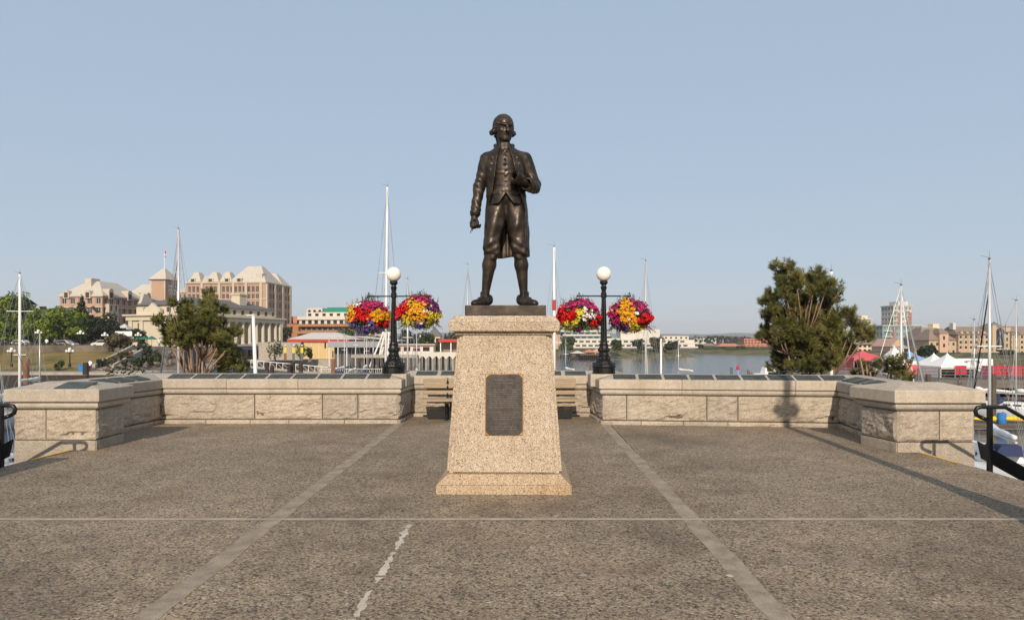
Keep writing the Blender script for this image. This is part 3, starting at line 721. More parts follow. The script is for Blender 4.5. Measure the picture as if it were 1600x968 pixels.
    # buttons on both lapels and the cuffs
    def surf(xx, zz):
        ys = np.linspace(-.32, 0, 200); v = cf(np.full(200, xx), ys, np.full(200, zz)); return ys[np.argmax(v < 0)]
    for zz in np.arange(1.36, 1.80, .072):
        for side in (-1, 1):
            xx = float(np.interp(zz, lz, [0,0,0,-.150,-.120,-.100,-.075,0,0])-.065) if side < 0 else float(np.interp(zz, lz, [0,0,0,.150,.118,.080,.045,0,0])+.065)
            if side > 0 and zz < 1.5: continue
            Cc.ell((xx, surf(xx, zz)-.010, zz), (.0165,.013,.0165), .003)
    for q in range(3): Cc.ell(np.array(SP(832-3.2*q,297,-.05-.04*q))+np.array((.045,-.02,-.02)), (.014,.014,.014), .003)
    Cc.nets('coat', bz, parent)
    # ---- shoes
    for s, (hx, tx) in enumerate(((763.5, 743), (813.5, 834))):
        Sx = Field((-.48,-.32,-.02), (.48,.16,.22), .0065)
        he = np.array(SP(hx,470,.055)); to = np.array(SP(tx,473.5,-.175)); dd = to-he; rt = math.atan2(dd[0], -dd[1])
        Sx.cone(he, he*.5+to*.5+np.array((0,0,.004)), .050, .056, .03); Sx.cone(he*.5+to*.5, to, .056, .040, .03)
        Sx.ell(to+np.array((0,0,-.002)), (.052,.062,.036), .02, rot=-rt*-1)
        ankx, anky, ankz = ank[s]
        Sx.cone((ankx, anky, .09), he+np.array((0,0,.03)), .054, .05, .02)
        c = he*.62+to*.38+np.array((0,0,.075)); Sx.box(c, (.045,.012,.045), .012, rot=rt)               # tongue
        c = he*.45+to*.55+np.array((0,0,.045)); Sx.box(c, (.036,.028,.014), .006, rot=rt)               # buckle
        sl, (x, y, z) = Sx.sub(LOW, HIGH, 0); Sx.F[sl] = np.maximum(Sx.F[sl], .002-z)
        Sx.nets('shoe', bz, parent)
    # ---- charts and dividers held in the hands
    a = Vector(SP(814,281,-.19)); b_ = Vector(SP(803,274,-.40)); ax3 = (b_-a).normalized(); u = ax3.orthogonal().normalized(); v = ax3.cross(u); m = MB(); pts = []
    N = 46
    for i in range(N+1):
        th = 3.1*math.pi*i/N; r = .060-.020*i/N; pts.append(u*(r*math.cos(th))*1.25+v*(r*math.sin(th)))
    m.add([a+p for p in pts]+[b_+p for p in pts], [(i, i+1, N+2+i, N+1+i) for i in range(N)])
    o = m.build('rolled_chart', bz, parent, True); sm = o.modifiers.new('solid', 'SOLIDIFY'); sm.thickness = .006
    m = MB(); t0 = Vector(SP(741,343,-.085)); m.bar(t0, Vector(SP(735,364,-.10)), .010, .004, 6); m.bar(t0, Vector(SP(738,361,-.075)), .010, .004, 6); m.sphere(t0, .016, 8, 6)
    m.build('dividers', bz, parent, True)
st = thing('bronze_statue', 'dark bronze statue of a standing man in a long open coat holding a rolled chart', 'statue', (-.073, 8.0, 1.912))
b = MB().box(-.45,.45,-.43,.43,0,.117).build('plinth', M['bronze'], st); bevelled(b, .008)
fig = link('figure', None, st, (0,0,.115))
make_statue(fig)
# ------------------------------------------------------------------ lamp posts
LAMP_PROF = [(.0,0),(.235,0),(.235,.02),(.225,.03),(.225,.115),(.235,.125),(.245,.15),(.235,.175),(.19,.195),(.185,.21),(.165,.25),(.135,.285),(.105,.315),(.10,.34),(.112,.355),(.112,.375),(.098,.39),(.095,.42),(.105,.46),(.108,.50),(.095,.535),(.088,.56),(.096,.575),(.096,.59),(.080,.605),(.074,.63)]
def lamp_shaft(m, z0, z1, r0, r1, n=10):
    # fluted shaft
    v = []; f = []; N = n*2
    for z, r in ((z0, r0), (z1, r1)):
        for k in range(N): a = math.pi*2*k/N; rr = r*(1 if k % 2 == 0 else .86); v.append((rr*math.cos(a), rr*math.sin(a), z))
    for k in range(N): f.append((k, (k+1)%N, N+(k+1)%N, N+k))
    m.add(v, f)
def lamp(label, x, y, z, globe=.150, rz=0.0):
    t = thing('lamp_post', label, 'lamp post', (x, y, z), rz, 'lamp posts on the parapet')
    b = MB().lathe(LAMP_PROF, 12, ph=math.pi/12).build('base', M['iron'], t)
    m = MB()
    for k in range(8):
        a = math.pi*2*k/8; m.sphere((.20*math.cos(a), .20*math.sin(a), .19), .035, 6, 5); m.sphere((.115*math.cos(a), .115*math.sin(a), .30), .03, 6, 5, 1.6)
        m.sphere((.10*math.cos(a), .10*math.sin(a), .48), .025, 6, 5, 1.6)
    m.build('leaf_ornament', M['iron'], b, True)['kind'] = 'stuff'
    for k in range(4):
        m = MB(); a = math.pi*2*k/4+math.pi/4; m.obox((.235*math.cos(a), .235*math.sin(a), .06), (.02*math.cos(a),.02*math.sin(a),0), (-.03*math.sin(a),.03*math.cos(a),0), (0,0,.05)); m.build('foot_lug', M['iron'], b)
    m = MB(); lamp_shaft(m, .62, 1.60, .070, .044); m.build('shaft', M['iron'], t)
    MB().lathe([(.044,1.60),(.06,1.61),(.06,1.635),(.045,1.65),(.048,1.70),(.062,1.735),(.066,1.76),(.05,1.775),(.045,1.80),(.07,1.82),(.082,1.845),(.082,1.875),(.068,1.885)], 14).build('capital', M['iron'], t)
    g = MB().sphere((0,0,1.885+globe*.93), globe, 28, 18).build('globe', M['globe'], t, True)
    m = MB(); zz = 1.575
    m.bar((-.53,0,zz), (.53,0,zz), .014, .014, 8); m.build('cross_arm', M['iron'], t)
    m = MB(); m.lathe([(.055,1.545),(.062,1.555),(.062,1.595),(.055,1.605)], 12); m.build('arm_collar', M['iron'], t)
    for s in (-1, 1): MB().sphere((s*.535,0,zz), .022, 8, 6).build('arm_finial', M['iron'], t, True)
    return t
L1 = lamp('globe lamp post left of the statue on the corner of the parapet', -2.42, 13.98, .958, rz=R(-2))
L2 = lamp('globe lamp post right of the statue on the corner of the parapet', 1.87, 13.92, .958, rz=R(2))
for x, y, wt in ((-2.42, 13.98, 0), (1.87, 13.92, 0)):
    o = MB().box(x-.30, x+.30, y-.26, y+.27, .70, .957).build('lamp_footing', M['coping']); bevelled(o, .02, 2)
    tag(o, 'square granite block carrying the %s globe lamp post' % ('left' if x < 0 else 'right'), 'footing')
# ------------------------------------------------------------------ hanging baskets
FC = {'yellow': ((.80,.36,.015),(.86,.50,.03)), 'lemon': ((.74,.60,.03),(.82,.68,.10)), 'red': ((.62,.008,.012),(.75,.02,.02)), 'pink': ((.46,.012,.115),(.66,.06,.24)),
      'purple': ((.17,.12,.42),(.30,.22,.58)), 'white': ((.75,.70,.66),(.85,.80,.78)), 'plum': ((.20,.03,.16),(.36,.06,.28))}
FM = {}
for k, (a, b_) in FC.items():
    t = NT('petals_'+k, .6, 0, .25); n = t.noise(28, 2); t.color(t.ramp(n, [(.3, sc3(a,.5)), (.5, sc3(a,.85)), (.7, sc3(b_,.9))])); FM[k] = t.m
M['leaf'] = leafy('basket_leaves', (.018,.030,.008), (.045,.07,.018), (.09,.12,.035), 14)
def blossom(m, p, n, r, k=5, cup=.35, rg=random):
    n = n.normalized(); u = n.orthogonal().normalized(); w = n.cross(u); a0 = rg.uniform(0, 6.28); v = [p]
    for i in range(k*2):
        a = a0+math.pi*i/k; rr = r if i % 2 == 0 else r*.62
        v.append(p+(u*math.cos(a)+w*math.sin(a))*rr+n*(r*cup))
    m.add(v, [(0, 1+i, 1+(i+1) % (2*k)) for i in range(2*k)])
def ball_mesh(mat, seed, r, cnt, fr):
    rg = random.Random(seed); m = MB()
    for i in range(cnt):
        d = Vector((rg.gauss(0,1), rg.gauss(0,1), rg.gauss(0,1))).normalized(); blossom(m, d*r*rg.uniform(.7,1), d+Vector((rg.gauss(0,.3),rg.gauss(0,.3),rg.gauss(0,.3))), fr, 5, .3, rg)
    return m.mesh('geranium_head', mat)
GER = ball_mesh(FM['red'], 4, .062, 44, .026); GERP = ball_mesh(FM['pink'], 5, .055, 36, .025)
_m = MB(); blossom(_m, Vector((0,0,0)), Vector((0,0,1)), .045, 5, .35, random.Random(2)); PETW = _m.mesh('petunia', FM['white'])
_m = MB(); blossom(_m, Vector((0,0,0)), Vector((0,0,1)), .042, 5, .35, random.Random(3)); PETP = _m.mesh('petunia', FM['pink'])
def basket(label, x, y, z, zones, seed, rx=.405, rzv=.318, hang=.0):
    """zones: (dirx, dirz, colour, weight) seen from the plaza; x right, z up"""
    rg = random.Random(seed)
    t = thing('flower_basket', label, 'flower basket', (x, y, z), 0, 'hanging flower baskets')
    m = MB(); q_ = rx/.45; m.lathe([(.05*q_,-.24*q_),(.16*q_,-.22*q_),(.24*q_,-.12*q_),(.27*q_,.0),(.265*q_,0)], 12); m.build('basket_pot', M['iron'], t)
    m = MB()
    for k in range(3): a = k*2.1+.5; m.bar((.26*q_*math.cos(a), .26*q_*math.sin(a), 0), (0,0,hang), .006, .006, 4)
    m.build('hanger', M['iron'], t)
    lf = MB(); fl = {k: MB() for k in ('yellow','lemon','purple','pink','plum')}
    def surf():
        d = Vector((rg.gauss(0,1), rg.gauss(0,1), rg.gauss(0,1))).normalized()
        bump = 1+.16*noise.noise(d*2.3+Vector((seed*3.3,0,0)))+.09*noise.noise(d*6+Vector((0,seed,0)))
        if d.z < -.2: bump *= 1+.10*noise.noise(Vector((d.x*4, d.y*4, seed)))
        return d, bump
    for i in range(2900 if rx > .2 else 300):
        d, bp = surf(); k = bp*rg.uniform(.60,.98); p = Vector((d.x*rx*k, d.y*rx*k, d.z*rzv*k)); n = (d+Vector((rg.gauss(0,.6),rg.gauss(0,.6),rg.gauss(0,.6)+.3))).normalized()
        u = n.orthogonal().normalized(); w = n.cross(u); s = rg.uniform(.018,.038)
        lf.quad(p-u*s, p+w*s*.6, p+u*s, p-w*s*.6)
    # upright and trailing stems
    for i in range(70 if rx > .2 else 6):
        a = rg.uniform(0, 6.28); rr = rg.uniform(.1,.9)*rx; h = rg.uniform(.06,.22); b = Vector((rr*math.cos(a), rr*math.sin(a), rzv*.8*math.sqrt(max(0.04,1-(rr/rx)**2))))
        e = b+Vector((rg.gauss(0,.05), rg.gauss(0,.05), h)); lf.bar(b, e, .003, .002, 3)
        for q in range(3): c = b.lerp(e, rg.uniform(.4,1)); u = Vector((rg.gauss(0,1),rg.gauss(0,1),rg.gauss(0,1))).normalized(); w = u.orthogonal(); lf.quad(c, c+u*.015+w*.006, c+u*.03, c+u*.015-w*.006)
    for i in range(60 if rx > .2 else 6):
        a = rg.uniform(0, 6.28); b = Vector((rx*.75*math.cos(a), rx*.75*math.sin(a), -rzv*.55)); e = b+Vector((rg.gauss(0,.05)+.12*math.cos(a), rg.gauss(0,.05)+.12*math.sin(a), -rg.uniform(.05,.2)))
        lf.bar(b, e, .003, .002, 3)
        for q in range(5): c = b.lerp(e, rg.uniform(.2,1)); u = Vector((rg.gauss(0,1),rg.gauss(0,1),rg.gauss(0,1))).normalized(); w = u.orthogonal(); lf.quad(c, c+u*.015+w*.008, c+u*.03, c+u*.015-w*.008)
    def zone(d):
        # zones repeat on the far side of the basket
        best = None
        for zx, zz, c, wt in zones:
            q = (d.x-zx)**2+(d.z-zz)**2*.9; q = q/wt+rg.uniform(0,.10)
            if best is None or q < best[0]: best = (q, c)
        return best[1]
    ind = {'red': 0, 'white': 0}
    for i in range(1750 if rx > .2 else 150):
        d, bp = surf(); c = zone(d)
        if rg.random() < .10: c = rg.choice(['white','pink','plum','green','green'])
        k = bp*rg.uniform(.93,1.06); p = Vector((d.x*rx*k, d.y*rx*k, d.z*rzv*k)); n = d+Vector((rg.gauss(0,.35),rg.gauss(0,.35),rg.gauss(0,.35)+.15))
        if c == 'green': continue
        if c == 'red':
            if ind['red'] < 46 and rg.random() < .17:
                ind['red'] += 1; o = link('geranium_head', GER, t, p); o.rotation_euler = (rg.uniform(0,6),rg.uniform(0,6),0); o.scale = (rg.uniform(.75,1.15),)*3
        elif c == 'white' or (c == 'pink' and rg.random() < .35):
            if ind['white'] < 130 and (c == 'pink' or rg.random() < .6):
                ind['white'] += 1; o = link('petunia', PETW if c == 'white' else PETP, t, p); o.rotation_euler = n.to_track_quat('Z','Y').to_euler(); o.scale = (rg.uniform(.7,1.15),)*3
        else:
            r = {'yellow': .031, 'lemon': .027, 'purple': .019, 'pink': .03, 'plum': .028}[c]
            blossom(fl[c], p, n, r*rg.uniform(.75,1.2), 5, .3, rg)
            if c in ('purple','yellow','lemon'):
                for q in range(2 if c == 'purple' else 1): blossom(fl[c], p+Vector((rg.gauss(0,.028),rg.gauss(0,.028),rg.gauss(0,.028)-(.015 if c == 'purple' else 0))), n, r*rg.uniform(.7,1.1), 5, .3, rg)
    lf.build('foliage', M['leaf'], t)['kind'] = 'stuff'
    for c, m in fl.items():
        if m.f: m.build(c+'_flowers', FM[c], t)['kind'] = 'stuff'
    return t
by1 = 13.98
basket('hanging basket of yellow, red and trailing violet flowers, leftmost of four', px(576,by1), by1+.02, pz(494,by1),
       [(-.75,.15,'yellow',1.1),(-.15,.05,'red',1.2),(.62,.05,'yellow',.9),(.1,.8,'pink',1.2),(-.45,.75,'white',.35),(.8,.55,'pink',.6),(-.6,-.8,'purple',1.2),(.25,-.85,'purple',1.6),(.85,-.5,'red',.4),(-.2,-.45,'green',.5)], 11, hang=.5)
basket('hanging basket with a big golden mound between left lamp post and statue', px(656,by1), by1-.02, pz(487,by1),
       [(-.1,.1,'yellow',2.2),(-.75,.1,'red',.55),(-.8,.55,'pink',.6),(.2,.85,'pink',1.2),(.8,.35,'plum',.8),(.8,-.5,'lemon',.8),(.5,.1,'white',.25),(0,-.9,'purple',.5),(-.5,-.7,'lemon',.6)], 12, hang=.42)
basket('hanging basket with white petunias and red geraniums right beside the statue', px(905,13.92), 13.94, pz(493,13.92),
       [(-.65,.05,'red',.8),(-.3,.75,'pink',1.2),(.7,.55,'pink',.7),(.35,-.05,'white',1.1),(.0,.15,'lemon',.6),(-.45,-.65,'lemon',.9),(.75,-.45,'red',.6),(.2,-.7,'green',.8),(-.1,-.95,'plum',.5)], 13, hang=.48)
basket('hanging basket with yellow left half and red right half, rightmost of four', px(983,13.92), 13.90, pz(493,13.92),
       [(-.25,.15,'yellow',1.4),(.65,-.45,'red',.9),(.7,.4,'pink',1.0),(.35,.75,'pink',.9),(-.8,-.1,'pink',.5),(-.45,-.8,'plum',.8),(-.75,.6,'pink',.5),(.2,.1,'white',.2),(.1,-.85,'lemon',.6),(-.2,-.95,'purple',.5)], 14, hang=.48)

# ------------------------------------------------------------------ lamp standing behind the viewpoint whose shadow falls on the right parapet
def tall_lamp(x, y):
    t = thing('street_lamp', 'tall cluster lamp post standing to the right of the viewpoint', 'lamp post', (x, y, 0))
    MB().lathe([(.26,0),(.26,.25),(.2,.35),(.17,.6),(.13,.8),(.11,1.0)], 12).build('base', M['iron'], t)
    m = MB(); m.lathe([(.095,1.0),(.08,3.2),(.07,5.0),(.10,5.05),(.07,5.1)], 12); m.build('shaft', M['iron'], t)
    for s in (-1, 1):
        m = MB(); m.bar((0,0,4.25), (s*.18,0,4.25), .02); m.build('basket_arm', M['iron'], t)
    MB().lathe([(.1,5.1),(.16,5.14),(.16,5.2)], 12).build('crown', M['iron'], t)
    MB().sphere((0,0,5.38), .2, 16, 10).build('globe', M['globe'], t, True)
    for k in range(4):
        a = k*math.pi/2+.78; MB().bar((0,0,5.0), (.38*math.cos(a), .38*math.sin(a), 4.98), .025).build('globe_arm', M['iron'], t); MB().sphere((.4*math.cos(a), .4*math.sin(a), 5.14), .15, 16, 10).build('globe', M['globe'], t, True)
TL = tall_lamp(4.78, 5.5)
basket('flower basket on the left arm of the tall lamp right of the viewpoint', 4.66, 5.5, 4.0, [(0,0,'green',3),(.5,.5,'yellow',.6),(-.5,.4,'red',.5)], 15, .085, .12, .25)
basket('flower basket on the right arm of the tall lamp right of the viewpoint', 4.90, 5.5, 3.98, [(0,0,'green',3),(.5,.5,'yellow',.6),(-.5,.4,'red',.5)], 16, .085, .12, .27)

# ------------------------------------------------------------------ bench in the recess
bn = thing('wooden_bench', 'long weathered slatted wooden bench in the recess behind the pedestal', 'bench', (-.26, 14.12, 0))
hw = 1.59
for k, (z, y) in enumerate(((.79,.13),(.68,.11),(.55,.085))):
    o = MB().box(-hw+.02*(k % 2), hw-.015*k*0, y-.02, y+.02, z-.042, z+.042).build('back_slat', M['wood'], bn); bevelled(o, .008)
for k in range(5):
    o = MB().box(-hw-.10 if k == 0 else -hw-.02, hw+.08 if k == 0 else hw+.02, -.36+.095*k, -.28+.095*k, .395, .435).build('seat_slat', M['wood'], bn); bevelled(o, .008)
for x in (-1.08, 0.0, 1.08):
    m = MB(); m.tube([(x,-.22,0),(x,-.16,.12),(x,-.18,.26),(x,-.24,.36)], .03, 8); m.tube([(x,.16,0),(x,.10,.15),(x,.06,.36),(x,.14,.84)], .028, 8); m.box(x-.03, x+.03, -.34, .10, .345, .393); m.box(x-.03,x+.03,-.16,.1,.12,.16)
    m.build('leg', M['iron'], bn, False)
o = MB().box(-1.5, 1.5, -.02, .06, .03, .16).build('low_dark_bar', M['iron'], bn)  # dark box lying low under the seat, along most of its length
# ------------------------------------------------------------------ materials of the surroundings
def mk_water():
    t = NT('harbour_water', .06, 0, .5); v = t.scaled((.5, 1.3, 1)); n = t.noise(1.1, 4, .6, v); n2_ = t.noise(.12, 3, .5)
    t.color(t.ramp(n2_, [(.3, (.022,.050,.085)), (.7, (.034,.066,.105))])); t.b.inputs['IOR'].default_value = 1.33
    t.bump(n, .55, .12); return t.m
M['water'] = mk_water()
def mk_grass(name, a, b, c):
    t = NT(name, .9, 0, .15); n = t.noise(.22, 4, .6); f = t.noise(6, 3)
    col = t.ramp(n, [(.3, a), (.5, b), (.7, c)]); col = t.mix(.4, col, t.ramp(f, [(.3, (.3,.3,.3)), (.7, (.65,.65,.65))]), 'OVERLAY'); t.color(col); t.bump(f, .5, .1); return t.m
M['grass'] = mk_grass('dry_grass', (.075,.085,.022), (.20,.15,.055), (.27,.19,.085))
M['bank'] = mk_grass('shore_bank', (.06,.068,.03), (.125,.115,.055), (.21,.17,.10))
M['rocks'] = mk_grass('shore_rocks', (.07,.06,.05), (.15,.125,.10), (.23,.19,.15))
M['farland'] = mk_grass('far_land', (.035,.045,.02), (.06,.065,.03), (.10,.09,.045))
M['asphalt'] = plain('asphalt', (.06,.058,.055), .9, var=.2, scale=2)
M['darkwood'] = plain('tarred_timber', (.035,.026,.02), .85, var=.5, scale=2.5, bump=.3)
M['pilewood'] = plain('weathered_pile', (.10,.075,.055), .85, var=.4, scale=2)
M['deckwood'] = plain('grey_deck_boards', (.15,.13,.11), .85, var=.25, scale=3)
M['trunk'] = plain('tree_bark', (.10,.07,.05), .9, var=.4, scale=4)
M['pinebark'] = plain('pine_bark', (.30,.19,.125), .9, var=.35, scale=8, bump=.3)
def hillmat():
    t = NT('wooded_hills', .95, 0, .1); n = t.noise(.004, 5); t.color(t.ramp(n, [(.3, (.025,.035,.022)), (.7, (.05,.06,.035))])); return t.m
M['hill'] = hillmat()
# ------------------------------------------------------------------ water, land, hills
struct(MB().quad((-12000,-40,WATER_Z),(12000,-40,WATER_Z),(12000,14000,WATER_Z),(-12000,14000,WATER_Z)).build('water', M['water']))
struct(MB().prism([(-300,-600),(300,-600),(300,-6.01),(-300,-6.01)], -5.4, -.03).build('street_ground', M['asphalt']))
struct(MB().prism([(-18,5.6),(-8.6,5.6),(-8.6,16.2),(9.6,16.2),(9.6,5.6),(18,5.6),(18,-6.02),(22,-6.02),(22,19.5),(-22,19.5),(-22,-6.02),(-18,-6.02)], -5.6, -3.12).build('lower_quay', M['concrete']))
def slope(name, rows, mat, bumpy=.0, sub=14):
    """rows: polylines (same count) of (x,y,z) from the water up"""
    v = []; f = []; n = None
    for r in rows:
        pts = []
        for i in range(len(r)-1):
            for k in range(sub): a = Vector(r[i]); b = Vector(r[i+1]); pts.append(a.lerp(b, k/sub))
        pts.append(Vector(r[-1])); n = len(pts)
        for p in pts: v.append((p.x, p.y, p.z+bumpy*noise.noise(Vector((p.x*.11, p.y*.11, 0)))+bumpy*.5*noise.noise(Vector((p.x*.4, p.y*.4, 3)))))
    for j in range(len(rows)-1):
        for i in range(n-1): f.append((j*n+i, j*n+i+1, (j+1)*n+i+1, (j+1)*n+i))
    return struct(MB().add(v, f).build(name, mat, None, True))
# left bank: quay, dry lawn, street
struct(MB().prism([(-260,100),(-54,100),(-50,112),(-54,150),(-57,165),(-30,163),(-12,188),(-4,240),(-400,900),(-700,900)], -6, -3.2).build('left_quay', M['concrete']))
slope('lawn_bank', [[(-260,105,-3.19),(-66.2,105,-3.19)], [(-260,112,-2.2),(-67.5,112,-2.2)], [(-260,122,-.55),(-70,122,-.55)]], M['grass'], .25)
slope('rocky_bank', [[(-66,105.5,-3.19),(-53,108,-3.19)], [(-66.5,112,-1.9),(-55,113,-2.0)], [(-67,122,-.15),(-59,122.3,-.1)]], M['rocks'], .7)
struct(MB().prism([(-260,122.2),(-59,122.2),(-66,146),(-90,158),(-82,190),(-66,204),(-40,235),(-4,260),(-400,900),(-700,900)], -3.6, .10).build('street', M['asphalt']))
struct(MB().box(-260, -72, 121.9, 122.19, -1.2, .62).build('retaining_wall', M['rocks']))
struct(MB().box(-260, -54.2, 99.7, 99.99, -6, -3.55).build('quay_dark_strip', M['darkwood']))  # added dark box, its colour stands in for the dark gap beneath the quay
bd = MB(); rg = random.Random(8)
for k in range(90):
    f_ = rg.random(); x_ = rg.uniform(-66,-54)+f_*-4; r_ = rg.uniform(.25,.75); c_ = Vector((x_, 106+16*f_, -3.1+3.0*f_))
    bd.add([c_+Vector((a,b,c)).normalized()*r_*rg.uniform(.7,1.15) for a,b,c in ((1,0,0),(-1,0,0),(0,1,0),(0,-1,0),(0,0,1),(0,0,-1),(1,-1,1),(-1,-1,1))], [(6,0,4),(6,3,0),(6,4,7),(6,7,3),(7,4,1),(7,1,3),(4,0,2),(4,2,1),(0,3,5),(3,1,5),(0,5,2),(1,2,5)])
tag(bd.build('boulders', M['rocks']), 'heap of grey boulders covering the rocky bank', 'rocks', kind='stuff')
# headland in the middle distance and the right shore
slope('headland_shore', [[(-14,236,-5.3),(22,244,-5.3),(45,252,-5.3),(71,262,-5.3)], [(-14,240,-3.9),(22,248,-3.9),(45,256,-3.9),(67,266,-4.2)], [(-14,252,-2.6),(22,258,-2.6),(45,264,-2.4),(62,275,-3.2)]], M['bank'], .5)
struct(MB().prism([(-20,250),(22,257),(45,263),(62,274),(66,300),(60,330),(70,700),(-200,700)], -6, -2.5).build('headland', M['farland']))
slope('right_shore', [[(66,345,-5.3),(96,312,-5.3),(118,280,-5.3),(104,180,-5.3),(116,152,-5.3),(330,120,-5.3)], [(70,350,-4.2),(99,318,-4.2),(122,284,-4.0),(108,182,-3.9),(119,156,-3.9),(330,125,-3.9)], [(76,362,-3.2),(104,330,-3.0),(130,290,-2.6),(120,190,-2.4),(128,170,-2.3),(330,140,-2.3)]], M['bank'], .5)
struct(MB().prism([(75,360),(103,328),(129,289),(119,189),(127,169),(330,139),(900,139),(900,1200),(72,1200)], -6, -2.55).build('right_land', M['farland']))
struct(MB().prism([(-6000,1200),(6000,1200),(6000,9000),(-6000,9000)], -6, -1.0).build('far_plain', M['farland']))
# ridge of distant hills
rows = []
for j, (D, hb) in enumerate(((4300,-3),(5000,.55),(5600,1.0),(6300,.6),(7000,-3))):
    r = []
    for i in range(97):
        x = -3600+i*75+0.0
        h = 52+22*noise.noise(Vector((x*.0009, 1.7, 0)))+15*noise.noise(Vector((x*.003, 4.2, 0)))+5*noise.noise(Vector((x*.011, 9.2, D*.001)))
        if x > 900: h *= .95
        r.append((x, D, max(-3, h*hb) if hb > 0 else -3))
    rows.append(r)
v = [p for r in rows for p in r]; n = 97
struct(MB().add(v, [(j*n+i, j*n+i+1, (j+1)*n+i+1, (j+1)*n+i) for j in range(4) for i in range(n-1)]).build('hills', M['hill'], None, True))

# ------------------------------------------------------------------ foliage
M['lf_bright'] = leafy('bright_leaves', (.05,.07,.008), (.125,.17,.016), (.21,.25,.035), .5)
M['lf_mid'] = leafy('mid_leaves', (.02,.033,.010), (.045,.062,.018), (.085,.105,.03), .5)
M['lf_dark'] = leafy('dark_leaves', (.010,.018,.008), (.022,.033,.012), (.042,.055,.022), .6)
M['lf_brown'] = leafy('dry_leaves', (.05,.04,.018), (.085,.07,.03), (.13,.11,.05), .6)
def foliage(m, lobes, count, size, rg, shell=.55, up=.4):
    tot = sum(l[3]**2*l[4]/l[3] for l in lobes)
    for (cx, cy, cz, r, rzv) in lobes:
        k = int(count*(r*rzv)/tot)
        for i in range(k):
            d = Vector((rg.gauss(0,1), rg.gauss(0,1), rg.gauss(0,1))).normalized(); q = shell+(1-shell)*rg.random()**.6
            q *= 1+.28*noise.noise(d*2.2+Vector((cx,cy,cz)))
            p = Vector((cx+d.x*r*q, cy+d.y*r*q, cz+d.z*rzv*q))
            n = (d+Vector((rg.gauss(0,.6), rg.gauss(0,.6), rg.gauss(0,.6)+up))).normalized(); u = n.orthogonal().normalized()
            a = rg.uniform(0, 6.28); w = n.cross(u); u, w = u*math.cos(a)+w*math.sin(a), w*math.cos(a)-u*math.sin(a)
            s = size*rg.uniform(.6,1.3); m.quad(p-u*s, p-w*s*.6+n*s*.2, p+u*s, p+w*s*.6+n*s*.2)
def tree(label, x, D, yb, yt, wpx, mat, seed, count=2600, leaf=.30, conic=False, name='leafy_tree', zb=None, group=None):
    rg = random.Random(seed); X = px(x, D); zb = pz(yb, D) if zb is None else zb; zt_ = pz(yt, D); H = zt_-zb; Wd = wpx/FPX*D/2
    t = thing(name, label, 'tree', (X, D, zb), 0, group)
    m = MB(); m.tube([(0,0,-.3),(.05*H*.3,0,H*.25),(0,0,H*.5),(.02*H,.0,H*.8)], max(.12,H*.028), 7, .04)
    for k in range(7):
        a = rg.uniform(0,6.28); z = H*rg.uniform(.28,.6); m.tube([(0,0,z),(Wd*.35*math.cos(a), Wd*.35*math.sin(a), z+H*.12),(Wd*.6*math.cos(a), Wd*.6*math.sin(a), z+H*.2)], H*.012, 5, .02)
    m.build('trunk', M['trunk'], t, True)
    lobes = []
    if conic:
        for k in range(13):
            f = k/12; z = H*(.14+.80*f); r = Wd*(1-f)**.8*.8+.15*Wd*.6
            for q in range(4):
                a = rg.uniform(0,6.28); lobes.append((r*.5*math.cos(a), r*.5*math.sin(a), z+rg.uniform(-.03,.03)*H, r*.62, H*.055))
    else:
        for k in range(20):
            f = rg.uniform(.24,.86); z = H*f; rr = Wd*math.sqrt(max(.08, 1-((f-.52)/.5)**2)); a = rg.uniform(0,6.28); q = rg.uniform(.25,.72)
            lr = Wd*rg.uniform(.28,.44); lobes.append((rr*q*math.cos(a), rr*q*math.sin(a), z, lr, lr*.72))
    c = MB(); foliage(c, lobes, count, leaf, rg); c.build('crown', mat, t)
    return t
def shrub(label, x, D, yb, yt, wpx, mat, seed, count=700, leaf=.10, name='shrub', zb=None):
    rg = random.Random(seed); zb = pz(yb, D) if zb is None else zb; H = pz(yt, D)-zb; Wd = wpx/FPX*D/2
    t = thing(name, label, 'shrub', (px(x, D), D, zb))
    m = MB()
    for k in range(6): a = rg.uniform(0,6.28); m.tube([(0,0,-.2),(Wd*.2*math.cos(a), Wd*.2*math.sin(a), H*.35),(Wd*.5*math.cos(a), Wd*.5*math.sin(a), H*.7)], max(.015, H*.012), 5, .008)
    m.build('stem', M['trunk'], t, True)
    lobes = [(Wd*rg.uniform(-.6,.6), Wd*rg.uniform(-.6,.6), H*rg.uniform(.3,.75), Wd*rg.uniform(.3,.5), H*rg.uniform(.2,.3)) for k in range(11)]
    c = MB(); foliage(c, lobes, count, leaf, rg); c.build('crown', mat, t); return t
